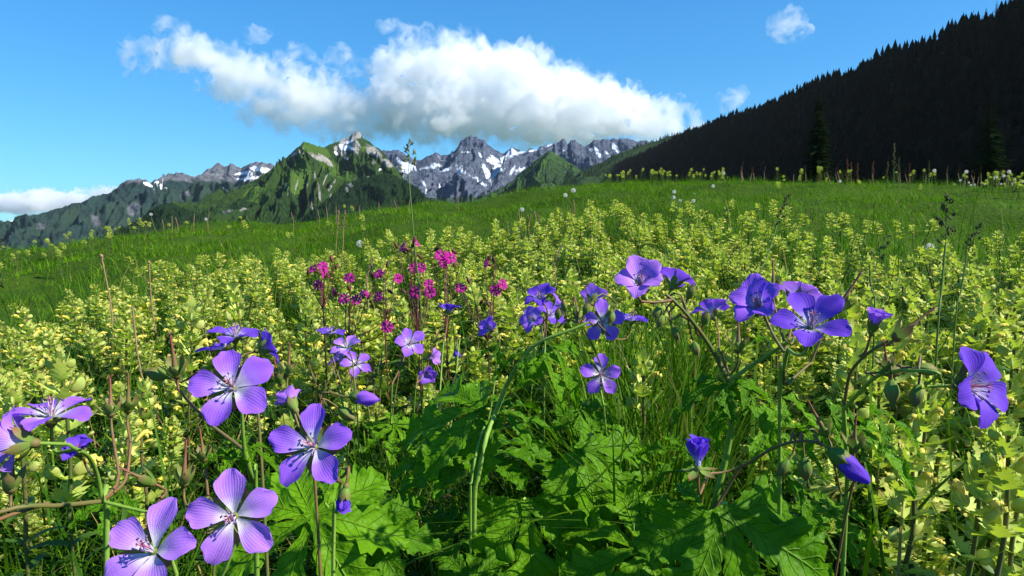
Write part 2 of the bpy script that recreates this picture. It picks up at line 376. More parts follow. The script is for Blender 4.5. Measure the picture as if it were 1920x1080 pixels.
# ------------------------------------------------------------------ wooded hill on the right and the spur behind it
mat_hill = mountain_material('shaded_wooded_hill', (.03, .03, .03), (.04, .04, .04), (.003, .006, .0025), (.006, .012, .004), scale=2.)  # near-black ground: the hill's shade is put into the colour
def hill_ridge(): 
    out = []
    for px, py in [(1085, 331), (1120, 322), (1160, 309), (1200, 293), (1240, 276), (1280, 257), (1320, 240), (1370, 224), (1420, 208), (1470, 190), (1520, 172), (1580, 147), (1650, 117), (1715, 90), (1780, 63), (1850, 38), (1920, 14)]:
        out.append((px, py, 768000 / (px - 960)))
    for px in (2040, 2200, 2500, 3000, 4000, 6000):
        d = 768000 / (px - 960); out.append((px, 430 - 262 * 1280 / d, d))
    return out
def wood_hill(label, ridge, dirv, run, foot, mat, seed, ns, nt, gully, gw, jag):
    nz = Noise(seed); rp = np.array(ridge, float)
    X = (rp[:, 0] - 960) / FX * rp[:, 2]; Yc = (540 - rp[:, 1]) / FX * rp[:, 2]
    RY = rp[:, 2] * CP + Yc * SP; RZ = CAM_Z - rp[:, 2] * SP + Yc * CP
    sm = np.concatenate([[0], np.cumsum(np.hypot(np.diff(X), np.diff(RY)))]); s = np.linspace(0, sm[-1], ns)
    X, RY, RZ = (np.interp(s, sm, a) for a in (X, RY, RZ))
    RZ = RZ + jag * nz.fbm(s / 120, s * 0 + 1.7, 3)
    t = np.concatenate([-np.linspace(.8, .03, 16), np.linspace(0, 1, nt)])
    T, Sg = np.meshgrid(t, s, indexing='xy')
    dx, dy = dirv; n = math.hypot(dx, dy); dx /= n; dy /= n
    PX = X[:, None] + dx * run * T; PY = RY[:, None] + dy * run * T
    drop = np.where(T >= 0, np.abs(T) ** .93, np.abs(T) * .8)
    PZ = RZ[:, None] - (RZ[:, None] - foot) * np.clip(drop, 0, 1)
    PZ = PZ + gully * (nz.ridged(Sg / gw, T * run / (gw * 3), 4) - .7) * np.clip(np.abs(T) * 4, 0, 1) * (1 - .6 * np.clip(T, 0, 1))
    V = np.stack([PX, PY, PZ], -1); z = np.zeros(V.shape[:2]).ravel()
    me = mesh_np('hill', V.reshape(-1, 3), grid_faces(ns, len(t))[:, ::-1], mat, True, attrs={'rock': z, 'snow': z, 'meadow': z})
    link('hill', me, label=label, cat='hill', kind='structure')
    return V
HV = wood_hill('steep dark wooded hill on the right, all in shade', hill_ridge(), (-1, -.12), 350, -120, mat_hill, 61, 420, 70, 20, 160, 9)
mat_spur = mountain_material('wooded_spur', (.08, .08, .08), (.12, .12, .12), (.022, .045, .016), (.045, .09, .015), scale=1.5)
SV = wood_hill('sunlit wooded spur behind the dark hill', [(1000, 362, 4300), (1060, 339, 4300), (1090, 325, 4250), (1110, 312, 4200), (1150, 293, 4200), (1200, 273, 4150), (1260, 254, 4100), (1320, 239, 4100), (1400, 226, 4000), (1520, 215, 3900), (1700, 210, 3800)], (-.55, -1), 1500, -120, mat_spur, 67, 200, 60, 60, 300, 6)
rs = np.random.RandomState(9)
mat_shadefir = tree_mat('shaded_hill_conifer', (.0022, .0045, .0015))  # much darker than the other conifers: hillside shade is in this colour
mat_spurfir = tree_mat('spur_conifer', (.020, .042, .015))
w = np.ones(SV.shape[:2]); w[:, 40:] = .3
pp = scatter_on(SV, w, 4200, rs); hh = 18 + 14 * rs.rand(len(pp))
cone_trees('spur_forest', pp - np.array([0, 0, 2.]), hh, hh * .2, mat_spurfir, rs, 'sunlit conifer forest on the spur behind the dark hill', 'forest')
# hill conifers: the ones that show largest are trees of their own, the rest one forest
hx, hy = project(HV); w = ((hx > 1040) & (hx < 2150)).astype(float); w[:, :10] = 0; w *= np.clip(1.25 - HV[..., 1] / 4500, .4, 1.2)
NH = 24000
pp = scatter_on(HV, w, NH, rs)
i = rs.randint(0, HV.shape[0] - 1, 1500); u = rs.rand(1500, 1); pr = HV[i, 16] * u + HV[np.minimum(i + 1, HV.shape[0] - 1), 16] * (1 - u)
pr = pr + rs.normal(size=pr.shape) * np.array([10, 5, 0]) - np.array([0, 0, 3.])
pp = np.concatenate([pp, pr]); isr = np.concatenate([np.zeros(NH, bool), np.ones(1500, bool)])
hh = 13 + 14 * rs.rand(len(pp)); hh[isr] = 7 + 9 * rs.rand(1500) ** 1.4; wf = .17 + .16 * rs.rand(len(pp)); wf[isr] += .06
px, py = project(pp); d = pp[:, 1]
inview = (px > 1060) & (px < 1935) & (py > 0) & (py < 345) & (d > 60)
score = np.where(inview, hh / np.maximum(d, 1) * np.where(isr, 2.2, 1.0), -1)
order = np.argsort(-score); own = order[:290]; rest = np.setdiff1d(np.arange(len(pp)), own)
rest = rest[(pp[rest, 1] > -200)]
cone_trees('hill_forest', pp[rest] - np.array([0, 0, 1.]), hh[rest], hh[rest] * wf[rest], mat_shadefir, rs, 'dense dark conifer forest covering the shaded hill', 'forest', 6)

def conifer_mesh(name, h, rad, rs, tiers=26, mat=None, per=9):
    """a spruce crown: drooping needle-covered boughs of many small blades, h tall"""
    V, F = [], []; 
    def quad(a, b, c, d):
        k = len(V); V.extend([a, b, c, d]); F.append((k, k + 1, k + 2, k + 3))
    for i in range(tiers):
        t = (i + .5 * rs.rand()) / tiers; z = h * (.07 + .93 * t); L0 = rad * (1 - t) ** .85 * (.6 + .6 * rs.rand()) + .02 * h * .3
        n = max(4, int(per * (1 - .5 * t)))
        for k in range(n):
            a = 2 * math.pi * (k + rs.rand() * .8) / n + i * 1.3; L = L0 * (.55 + .7 * rs.rand())
            ca, sa = math.cos(a), math.sin(a); dr = .30 + .25 * rs.rand(); segs = max(2, min(6, int(L / (.028 * h)) + 1))
            p0 = np.array([0, 0, z])
            for s_ in range(segs):
                f0, f1 = s_ / segs, (s_ + 1) / segs
                q0 = np.array([ca * L * f0, sa * L * f0, z - dr * L * f0 ** 1.2 + .12 * L * f0 ** 3]); q1 = np.array([ca * L * f1, sa * L * f1, z - dr * L * f1 ** 1.2 + .12 * L * f1 ** 3])
                wd = (.16 * L + .010 * h) * (1 - .7 * f0) * (.7 + .6 * rs.rand()); sd_ = np.array([-sa, ca, 0]) * wd; dn = np.array([0, 0, -1]) * wd * (.5 + .7 * rs.rand())
                quad(q0, q1, q1 + sd_ + dn * .5, q0 + sd_ * .6 + dn * .4); quad(q0, q0 - sd_ * .6 + dn * .4, q1 - sd_ + dn * .5, q1)
                if rs.rand() < .8: quad(q0, q1, q1 + dn, q0 + dn * (.6 + .6 * rs.rand()))
    quad(np.array([-.006 * h, 0, h * .93]), np.array([.006 * h, 0, h * .93]), np.array([.001 * h, 0, h * 1.02]), np.array([-.001 * h, 0, h * 1.02]))
    return mesh_np(name, np.array(V), np.array(F), mat, False)
def trunk_mesh(name, h, r, mat, seg=8):
    zz = np.linspace(0, h, 7); a = np.arange(seg) / seg * 2 * np.pi; rr = r * (1 - .95 * zz / h) * (1 + .35 * np.exp(-zz / (r * 2)))
    V = np.stack([rr[:, None] * np.cos(a), rr[:, None] * np.sin(a), zz[:, None] + 0 * a], -1).reshape(-1, 3)
    return mesh_np(name, V, grid_faces(7, seg, True), mat)
m = MT('bark'); g = m.add('ShaderNodeTexCoord'); n_ = m.noise(g.outputs['Object'], 6, 6)
m.bsdf(m.mix(n_, (.03, .02, .014, 1), (.10, .075, .055, 1)), .9, .1); mat_bark = m.m
rs = np.random.RandomState(12)
protos = [conifer_mesh('crown', 20., 3.6 + .5 * k, rs, 13 + k, mat_shadefir, 6) for k in range(4)]; ptrunk = trunk_mesh('trunk', 9., .28, mat_shadefir, 6)
for k, i in enumerate(own):
    o = link('conifer', None, label='dark conifer on the top edge of the shaded hill against the sky' if isr[i] else 'dark conifer in the black forest low on the shaded hill', cat='tree',
             group='conifers along the hilltop' if isr[i] else 'conifers on the shaded hillside')
    o.location = pp[i] - np.array([0, 0, .5]); sc = hh[i] / 20; o.scale = (sc * (.8 + .6 * rs.rand()), sc * (.8 + .6 * rs.rand()), sc); o.rotation_euler = (rs.normal() * .03, rs.normal() * .03, rs.rand() * 6.28)
    link('crown', protos[k % 4], o); link('trunk', ptrunk, o)
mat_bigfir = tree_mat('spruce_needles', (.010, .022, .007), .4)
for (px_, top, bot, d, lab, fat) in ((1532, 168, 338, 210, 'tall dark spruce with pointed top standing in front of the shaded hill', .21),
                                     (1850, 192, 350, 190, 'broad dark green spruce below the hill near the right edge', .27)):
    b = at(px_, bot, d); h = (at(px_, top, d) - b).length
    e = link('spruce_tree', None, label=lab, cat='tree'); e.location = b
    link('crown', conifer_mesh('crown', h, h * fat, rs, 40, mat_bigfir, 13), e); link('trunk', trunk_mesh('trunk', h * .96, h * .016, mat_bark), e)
# ------------------------------------------------------------------ clouds
def vapour(name, dens, noisy=None):
    m = MT(name); D_ = dens
    if noisy:
        tc = m.add('ShaderNodeNewGeometry').outputs['Position']
        n = m.add('ShaderNodeTexNoise', {'Vector': tc, 'Scale': noisy[0], 'Detail': 5., 'Roughness': .62, 'Distortion': .6}).outputs['Fac']
        D_ = m.mapr(n, noisy[1], noisy[2], 0, dens)
    pv = m.add('ShaderNodeVolumePrincipled', {'Color': (.990, .991, .994, 1), 'Density': D_, 'Anisotropy': .2})
    m.l.new(pv.outputs[0], m.out.inputs['Volume']); 
    if noisy: m.m.cycles.volume_step_rate = noisy[3]
    return m.m
mat_cloud = vapour('cloud_vapour', .0034); mat_fringe = vapour('fringe_vapour', .0046, (.0026, .47, .68, .35)); mat_wisp = vapour('wisp_vapour', .0036, (.004, .44, .70, .5)); mat_low = vapour('low_cloud_vapour', .0024)
import bmesh
def cloud_body(bl, d, depth, seed, vox, amp, grow, wide=1.0):
    nz = Noise(seed); rs = np.random.RandomState(seed)
    bm = bmesh.new()
    for (px, py, rx, ry) in bl:
        c = at(px, py, d + rs.uniform(-.25, .25) * depth)
        k = d / FX
        mx = Matrix.Translation(c) @ Matrix.Diagonal((rx * k * wide + grow, depth * .5 * min(1, .5 + ry / 60) + grow, ry * k * wide + grow, 1))
        bmesh.ops.create_icosphere(bm, subdivisions=3, radius=1, matrix=mx)
    me = bpy.data.meshes.new('tmp'); bm.to_mesh(me); bm.free()
    o = bpy.data.objects.new('tmp', me); COL.objects.link(o)
    md = o.modifiers.new('r', 'REMESH'); md.mode = 'VOXEL'; md.voxel_size = vox
    dg = bpy.context.evaluated_depsgraph_get(); dg.update()
    m2 = bpy.data.meshes.new_from_object(o.evaluated_get(dg)); bpy.data.objects.remove(o)
    n = len(m2.vertices); V = np.empty(n * 3, np.float32); m2.vertices.foreach_get('co', V); V = V.reshape(-1, 3).astype(float)
    N = np.empty(n * 3, np.float32); m2.vertices.foreach_get('normal', N); N = N.reshape(-1, 3)
    q = V / 900.
    wv = np.stack([nz.fbm3(q[:, 0] * .8 + 9, q[:, 1] * .8, q[:, 2] * .8, 2), nz.fbm3(q[:, 0] * .8, q[:, 1] * .8 + 5, q[:, 2] * .8, 2), nz.fbm3(q[:, 0] * .8, q[:, 1] * .8, q[:, 2] * .8 + 3, 2)], -1)
    b1 = 1 - 2 * np.abs(nz.fbm3(q[:, 0] * 2.2 + wv[:, 0], q[:, 1] * 2.2, q[:, 2] * 2.2 + wv[:, 2], 1)); b2 = 1 - 2 * np.abs(nz.fbm3(q[:, 0] * 5.5, q[:, 1] * 5.5, q[:, 2] * 5.5 + wv[:, 1], 2))
    b3 = nz.fbm3(q[:, 0] * 15, q[:, 1] * 15, q[:, 2] * 15, 3)
    dsp = amp * (190 * (b1 - .5) + 105 * (b2 - .5) + 46 * b3)
    V = V + N * dsp[:, None] + wv * 90 * amp
    m2.vertices.foreach_set('co', V.astype(np.float32).ravel()); m2.update()
    m2.materials.clear(); return m2
def cloud(label, bl, d, depth, mat, seed, vox=60., amp=1.0, grow=0., fringe=None):
    m2 = cloud_body(bl, d, depth, seed, vox, amp, grow); m2.materials.append(mat)
    o = link('cloud', m2, label=label, cat='cloud')
    if fringe: m3 = cloud_body(bl, d, depth, seed + 50, vox * 1.2, amp * 1.3, fringe); m3.materials.append(mat_fringe); link('cloud_fringe', m3, o)
    return o
D = 11000
cloud('big white cloud bank lying over the snowy mountains', [
    (745, 110, 16, 22), (760, 140, 48, 40), (800, 130, 44, 36), (845, 130, 44, 36), (880, 115, 38, 28), (915, 135, 48, 40), (960, 125, 38, 32), (1000, 145, 44, 34), (1045, 165, 44, 32), (1090, 180, 44, 30), (1130, 185, 44, 26), (1170, 200, 44, 26),
    (1210, 212, 40, 22), (1245, 228, 34, 18), (1275, 240, 26, 8), (900, 190, 90, 46), (1000, 205, 100, 44), (1090, 225, 90, 32), (1180, 240, 70, 18), (820, 200, 80, 46), (760, 195, 60, 36), (930, 238, 80, 24), (1030, 243, 90, 20), (860, 235, 70, 24), (1120, 250, 60, 11), (800, 235, 60, 14), (1105, 258, 60, 12), (1010, 256, 70, 13), (880, 258, 44, 13), (1150, 254, 40, 10)],
    D, 1100, mat_cloud, 3, 62., 1.1, -60, 120)
cloud('long white cloud drifting left of the cloud bank, with ragged tail', [
    (335, 78, 16, 18), (350, 103, 34, 26), (385, 108, 34, 26), (420, 128, 40, 28), (460, 140, 40, 28), (500, 158, 45, 30), (545, 175, 45, 30), (590, 190, 50, 32), (640, 205, 55, 34), (690, 215, 55, 32), (300, 103, 26, 9), (268, 96, 22, 4), (550, 128, 34, 15), (580, 145, 20, 10),
    (440, 172, 50, 18), (500, 200, 50, 18), (560, 222, 55, 18), (620, 238, 50, 16), (670, 248, 40, 13), (740, 230, 50, 26)],
    D, 800, mat_low, 5, 62., 1.0, -50, 130)
cloud('small round cloud alone in the blue sky at upper right', [(1480, 40, 28, 20), (1465, 48, 22, 16), (1500, 55, 22, 14), (1480, 60, 28, 12)], D, 450, mat_wisp, 8, 40., .5, 40)
cloud('small cloud just above the slope of the dark hill', [(1372, 180, 20, 14), (1365, 190, 14, 12), (1385, 175, 14, 9)], D, 350, mat_wisp, 9, 36., .45, 40)
cloud('low white cloud beyond the left end of the mountain range', [(0, 376, 60, 12), (50, 376, 40, 10), (85, 368, 28, 12), (120, 374, 35, 10), (150, 370, 28, 9), (190, 362, 20, 8), (205, 358, 14, 5), (130, 386, 80, 9), (40, 390, 60, 8), (-60, 376, 60, 14)], 24500, 1800, mat_low, 10, 110., 1.0, 0, 90)
cloud('thin wisp of cloud high above the two big clouds', [(760, 55, 30, 8), (790, 66, 40, 11), (825, 75, 30, 8), (735, 48, 18, 6)], D, 350, mat_wisp, 11, 36., .6, 60)
cloud('small thin cloud above the long cloud', [(478, 66, 26, 10), (490, 62, 14, 10), (465, 74, 20, 6)], D, 300, mat_wisp, 12, 36., .5, 50)
cloud('faint shred of cloud in the gap between the two big clouds', [(650, 110, 18, 18), (665, 130, 20, 18), (690, 150, 20, 16)], D, 350, mat_wisp, 13, 36., .8, 60)
cloud('tiny faint puff of cloud left of the long cloud', [(240, 141, 14, 5)], D, 250, mat_wisp, 14, 36., .4, 30)
cloud('tiny faint puff of cloud right of the cloud bank', [(1190, 155, 14, 8)], D, 250, mat_wisp, 15, 36., .4, 30)
# ------------------------------------------------------------------ meadow ground
CREST = np.array([(-900, 580), (-500, 530), (-200, 490), (0, 470), (100, 456), (200, 438), (300, 421), (400, 412), (480, 409), (560, 407), (650, 399), (720, 386), (800, 378), (900, 374), (960, 362), (1040, 347), (1130, 335), (1300, 332), (1500, 336), (1700, 337), (1920, 341), (2300, 350), (3000, 380)], float)
CDIST = np.array([(-900, 6.5), (0, 8), (400, 8.6), (800, 9), (1200, 10), (1600, 10.5), (2000, 10.5), (3000, 9)], float)
AZ = np.linspace(-math.pi, math.pi, 721)
def az_px(az):
    a = np.clip(az, -1.02, 1.02); return 960 + FX * np.tan(a)
def rise(s, Hc, Dc):
    up = Hc * s * (1 + .25 * (1 - s))
    e = np.maximum(s - 1, 0) * Dc
    sl = .75 * Hc / Dc
    L = (sl + .16) / .05                      # metres to bend over from slope sl to -0.16
    ee = np.minimum(e, L)
    over = Hc + sl * ee - .025 * ee * ee - .16 * np.maximum(e - L, 0)
    return np.where(s <= 1, up, over)
_px = az_px(AZ); _ty = np.interp(_px, CREST[:, 0], CREST[:, 1]); _D = np.interp(_px, CDIST[:, 0], CDIST[:, 1])
_Hc = np.full(len(AZ), .5); _r = np.linspace(2, 30, 300)
for _ in range(25):
    hh_ = rise(_r[None] / _D[:, None], _Hc[:, None], _D[:, None]) + .10
    yy_ = _r[None] * np.cos(np.clip(AZ, -1.02, 1.02))[:, None]
    P = np.stack([np.tan(np.clip(AZ, -1.02, 1.02))[:, None] * yy_, yy_, hh_], -1)
    _, py_ = project(P); err = py_.min(1) - _ty
    _Hc = _Hc + err * .6 * _D / FX
ker = np.hanning(9); ker /= ker.sum(); _Hc = np.convolve(np.concatenate([_Hc[-5:-1], _Hc, _Hc[1:5]]), ker, 'valid')
back = sstep(1.02, 2.2, np.abs(AZ)); _Hc = _Hc * (1 - back) + (-.1) * back
NG = Noise(101)
def ground_h(x, y):
    x = np.asarray(x, float); y = np.asarray(y, float)
    r = np.hypot(x, y) + 1e-6; az = np.arctan2(x, y)
    Hc = np.interp(az, AZ, _Hc); Dc = np.interp(az, AZ, _D)
    h = rise(r / Dc, Hc, Dc)
    bumpy = NG.fbm(x / 1.7, y / 1.7, 3) * .115 + NG.fbm(x / .55 + 40, y / .55, 2) * .022
    h = h + bumpy * sstep(1.5, 5, r) * sstep(60, 14, r)
    far = sstep(25, 220, r); h = h * (1 - far) + (-60) * far
    far = sstep(150, 1800, r); h = h * (1 - far) + (-180) * far
    return h
rr = np.concatenate([[0], np.geomspace(.15, 30, 190), np.geomspace(33, 21000, 70)]); aa = np.linspace(-math.pi, math.pi, 521)[:-1]
RRg, AAg = np.meshgrid(rr, aa, indexing='ij')
GX, GY = RRg * np.sin(AAg), RRg * np.cos(AAg)
GV = np.stack([GX, GY, ground_h(GX, GY)], -1).reshape(-1, 3)
m = MT('meadow_soil'); P = m.add('ShaderNodeNewGeometry').outputs['Position']
n1 = m.noise(P, 3., 5); n2 = m.noise(P, 40., 4); n3 = m.noise(P, .01, 5)
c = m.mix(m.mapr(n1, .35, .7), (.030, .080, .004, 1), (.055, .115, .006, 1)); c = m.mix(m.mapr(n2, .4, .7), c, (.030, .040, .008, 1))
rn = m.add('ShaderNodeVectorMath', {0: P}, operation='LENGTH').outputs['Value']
c = m.mix(m.mapr(rn, 1.6, 3.0), m.mix(m.mapr(n2, .4, .65), (.014, .020, .005, 1), (.026, .020, .010, 1)), c)  # dark humus near the camera, also standing in for shade between the plants
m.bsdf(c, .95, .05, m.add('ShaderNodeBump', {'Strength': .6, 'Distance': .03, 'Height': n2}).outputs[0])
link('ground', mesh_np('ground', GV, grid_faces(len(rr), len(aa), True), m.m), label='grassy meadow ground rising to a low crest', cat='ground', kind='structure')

# edge of the yellow-rattle patch (distance from the camera by picture column)
REDGE = np.array([(-600, 1.1), (0, 1.5), (150, 1.75), (300, 2.05), (500, 2.2), (700, 2.2), (1000, 2.3), (1200, 2.35), (1400, 2.25), (1500, 1.9), (1700, 1.65), (1920, 1.9), (2400, 2.0)], float)
def redge(x, y): return np.interp(az_px(np.arctan2(x, y)), REDGE[:, 0], REDGE[:, 1])

# ------------------------------------------------------------------ grass: nobody could count it
def blades(xy, z, h, w, lean, bend, az, segs, twist=.5, rs=None):
    """curved tapering blades; returns V, quads"""
    n = len(xy); t = np.linspace(0, 1, segs + 1)[None]
    d = lean[:, None] * t + bend[:, None] * t ** 2.2
    cx, sx = np.cos(az)[:, None], np.sin(az)[:, None]
    hz = h[:, None] * np.sin(np.clip(1.45 * t - .38 * bend[:, None] * t ** 2, 0, 3.0)) / 1.0
    X = xy[:, 0:1] + h[:, None] * d * cx; Y = xy[:, 1:2] + h[:, None] * d * sx; Z = z[:, None] + hz
    wd = w[:, None] * (1 - t ** 1.6) * .5 * (.75 + .25 * np.minimum(t * 5, 1)) + .00005
    ta = az[:, None] + math.pi / 2 + (twist * (t - .3)) * np.sign(bend)[:, None]
    ox, oy = np.cos(ta) * wd, np.sin(ta) * wd
    A = np.stack([X - ox, Y - oy, Z], -1); B = np.stack([X + ox, Y + oy, Z], -1)
    V = np.stack([A, B], 2).reshape(-1, 3)
    k = np.arange(n)[:, None] * (segs + 1) * 2 + np.arange(segs)[None] * 2
    F = np.stack([k, k + 1, k + 3, k + 2], -1).reshape(-1, 4)
    tt = np.repeat(np.broadcast_to(t, (n, segs + 1))[..., None], 2, 2).reshape(-1)
    return V, F, tt
def field(n, r0, r1, px0, px1, rs, pw=1.0):
    """random ground points between distances r0..r1 in picture columns px0..px1; pw 2 = even density"""
    a0, a1 = math.atan((px0 - 960) / FX), math.atan((px1 - 960) / FX)
    az = rs.uniform(a0, a1, n); u = rs.rand(n)
    r = (r0 ** pw + u * (r1 ** pw - r0 ** pw)) ** (1 / pw)
    return np.stack([r * np.sin(az), r * np.cos(az)], -1)
def grass_material(name, dark, mid, light, dry=(.30, .22, .08), drypart=.05, trans=.35):
    m = MT(name); g = m.add('ShaderNodeNewGeometry'); rnd = g.outputs['Random Per Island']
    t = m.attr('along'); P = g.outputs['Position']
    n = m.noise(P, .9, 3)
    v = m.math('MULTIPLY_ADD', n, 1.6, m.math('MULTIPLY_ADD', rnd, .8, -.70).outputs[0]).outputs[0]
    c = m.ramp(v, [(.05, dark), (.5, mid), (.95, light)])
    c = m.mix(m.math('GREATER_THAN', m.math('FRACT', m.math('MULTIPLY', rnd, 7.13)), 1 - drypart), c, (*dry, 1))
    c = m.mix(m.mapr(t, .75, 1.0, 0, .35), c, (light[0] * 1.2, light[1] * .95, light[2], 1))
    m.bsdf(c, .6, .10, None, trans, m.mix(.5, c, (light[0] * .9, light[1] * 1.1, light[2] * .3, 1)))
    return m.m
mat_grass = grass_material('meadow_grass', (.014, .050, .002), (.038, .115, .003), (.100, .215, .006))
mat_short = grass_material('pasture_grass', (.026, .080, .001), (.068, .186, .002), (.150, .295, .004), drypart=.03)
rs = np.random.RandomState(21)
Vs, Fs, Ts = [], [], []; off = 0
def put(b):
    global off
    Vs.append(b[0]); Fs.append(b[1] + off); Ts.append(b[2]); off += len(b[0])
def lay(xy, h, w, segs, leanmax=.35, bend=(.1, .9)):
    n = len(xy); z = ground_h(xy[:, 0], xy[:, 1]) - .01
    put(blades(xy, z, h, w, rs.rand(n) * leanmax, rs.uniform(*bend, n), rs.rand(n) * 6.283, segs))
# short pasture turf out to and over the crest, in tufts
xy = field(210000, 1.2, 15.5, -260, 2180, rs, 1.55)
tuft = NG.fbm(xy[:, 0] * 2.2, xy[:, 1] * 2.2, 3)
keep = (np.hypot(*xy.T) > redge(*xy.T) * .85) & (tuft + .9 * rs.rand(len(xy)) > .1); xy = xy[keep]
r_ = np.hypot(*xy.T); tuft = tuft[keep]
lay(xy, (.022 + .046 * rs.rand(len(xy)) ** 1.6) * (1 + 1.1 * np.clip(tuft, -.5, 1)), (.0022 + .0020 * rs.rand(len(xy))) * (1 + .06 * r_), 3, .6, (.3, 1.5))
xy = field(3000, 3, 13.5, -200, 2150, rs, 1.6)       # taller stems scattered in it
lay(xy, .09 + .13 * rs.rand(len(xy)) ** 2, .0016 + .001 * rs.rand(len(xy)), 4, .3, (.05, .8))
me = mesh_np('pasture_grass', np.concatenate(Vs), np.concatenate(Fs), mat_short, True, attrs={'along': np.concatenate(Ts)})
link('pasture_grass', me, label='short bright green pasture grass covering the slope up to the crest', cat='grass', kind='stuff')
# long meadow grass among the flowers
Vs, Fs, Ts = [], [], []; off = 0
xy = field(30000, .62, 3.6, -330, 2250, rs, 1.5); r_ = np.hypot(*xy.T)
keep = r_ < redge(*xy.T) * 1.12 * (.9 + .2 * rs.rand(len(xy))); xy = xy[keep]; r_ = r_[keep]; n = len(xy)
lay(xy, .10 + .17 * rs.rand(n), .0022 + .0022 * rs.rand(n), 5, .35, (.1, 1.1))
xy = field(4200, .70, 3.0, -300, 2250, rs, 1.4); n = len(xy)
lay(xy, .20 + .17 * rs.rand(n), .0018 + .0016 * rs.rand(n), 7, .3, (.05, .9))
xy = field(4200, .34, .75, -260, 2150, rs, 1.4); n = len(xy)
lay(xy, .08 + .15 * rs.rand(n), .0020 + .0018 * rs.rand(n), 7, .3, (.1, 1.0))
xy = field(900, .55, .95, 1130, 1330, rs, 1.4); n = len(xy)   # the upright stand of grass right of the middle
lay(xy, .22 + .16 * rs.rand(n), .0022 + .0018 * rs.rand(n), 8, .18, (.02, .5))
for (p0, p1, r0, r1, cnt) in ((1430, 1950, .45, .85, 1700), (-20, 360, .38, .8, 1100), (600, 900, .55, .95, 600)):
    xy = field(cnt, r0, r1, p0, p1, rs, 1.4); n = len(xy); lay(xy, .08 + .16 * rs.rand(n), .0020 + .0020 * rs.rand(n), 8, .3, (.05, .9))
hb = [(px, py, d) for px, py, d in ((60, 1000, .42), (110, 900, .50), (20, 690, .55), (300, 830, .55), (330, 760, .60), (620, 760, .70), (690, 780, .72), (1740, 900, .50), (1765, 980, .52), (1600, 1000, .55), (1680, 1040, .50), (1225, 800, .62), (1205, 900, .60), (1180, 780, .70), (1250, 730, .70), (1480, 980, .62), (1540, 1010, .60), (1390, 1010, .66), (1850, 1040, .46), (700, 1010, .62), (480, 850, .58), (160, 780, .60))]
xy = np.array([[*(at(a, b, c) + Vector((rs.normal() * .02, rs.normal() * .02, 0)))[:2]] for a, b, c in hb for _ in range(4)]); n = len(xy)
lay(xy, .20 + .22 * rs.rand(n), .0034 + .0028 * rs.rand(n), 12, .3, (.2, 1.2))
me = mesh_np('meadow_grass', np.concatenate(Vs), np.concatenate(Fs), mat_grass, True, attrs={'along': np.concatenate(Ts)})
link('meadow_grass', me, label='long green meadow grass growing among the flowers', cat='grass', kind='stuff')
# low leafy undergrowth
def leaflets(xy, z, L, wd, az, tilt, rs):
    n = len(xy); t = np.array([0, .3, .62, 1.0]); ww = np.array([.12, 1, .75, .03])
    ca, sa = np.cos(az)[:, None], np.sin(az)[:, None]; ct, st_ = np.cos(tilt)[:, None], np.sin(tilt)[:, None]
    l = L[:, None] * t; zc = z[:, None] + l * st_ - .35 * L[:, None] * t ** 2; xx = l * ct
    X = xy[:, 0:1] + xx * ca; Y = xy[:, 1:2] + xx * sa; o = wd[:, None] * ww * .5
    A = np.stack([X - sa * o, Y + ca * o, zc + .3 * o], -1); M_ = np.stack([X, Y, zc], -1); B = np.stack([X + sa * o, Y - ca * o, zc + .3 * o], -1)
    V = np.stack([A, M_, B], 2).reshape(-1, 3)
    k = np.arange(n)[:, None] * 12 + np.arange(3)[None] * 3
    F = np.concatenate([np.stack([k, k + 1, k + 4, k + 3], -1).reshape(-1, 4), np.stack([k + 1, k + 2, k + 5, k + 4], -1).reshape(-1, 4)])
    return V, F, np.tile(np.repeat(t, 3), n)
Vs, Fs, Ts = [], [], []; off = 0
xy = field(26000, .4, 3.2, -330, 2250, rs, 1.4); r_ = np.hypot(*xy.T); keep = r_ < redge(*xy.T); xy = xy[keep]; n = len(xy)
put(leaflets(xy, ground_h(*xy.T) + .015 + .19 * rs.rand(n) ** 1.2 * np.clip((np.hypot(*xy.T) - .2) * 2, .3, 1), .012 + .024 * rs.rand(n), .005 + .008 * rs.rand(n), rs.rand(n) * 6.28, rs.uniform(-.3, 1.0, n), rs))
mat_under = grass_material('undergrowth_leaf', (.010, .030, .005), (.024, .070, .008), (.05, .12, .012), dry=(.13, .07, .03), drypart=.06)
link('undergrowth', mesh_np('undergrowth', np.concatenate(Vs), np.concatenate(Fs), mat_under, True, attrs={'along': np.concatenate(Ts)}), label='low dark leafy undergrowth between the flower stems', cat='undergrowth', kind='stuff')
# ------------------------------------------------------------------ plant parts
class PB:
    """collects vertices, faces and uv into one mesh"""
    def __init__(s): s.V, s.F, s.U, s.M, s.n = [], {3: [], 4: []}, [], {3: [], 4: []}, 0
    def add(s, V, F, uv=None, mi=0):
        V = np.asarray(V, float); F = np.asarray(F)
        s.V.append(V); s.F[F.shape[1]].append(F + s.n); s.M[F.shape[1]].append(np.full(len(F), mi))
        s.U.append(np.zeros((len(V), 2)) if uv is None else np.asarray(uv, float)); s.n += len(V); return s
    def addm(s, geo, M=None, mi=0):
        V, F, U = geo
        if M is not None: M = np.array(M); V = V @ M[:3, :3].T + M[:3, 3]
        return s.add(V, F, U, mi)
    def mesh(s, name, mats, smooth=True):
        Fs = [np.concatenate(s.F[k]) for k in (3, 4) if s.F[k]]; mi = np.concatenate([np.concatenate(s.M[k]) for k in (3, 4) if s.M[k]])
        return mesh_np(name, np.concatenate(s.V), Fs, None, smooth, np.concatenate(s.U), mats=mats if isinstance(mats, list) else [mats], midx=mi)
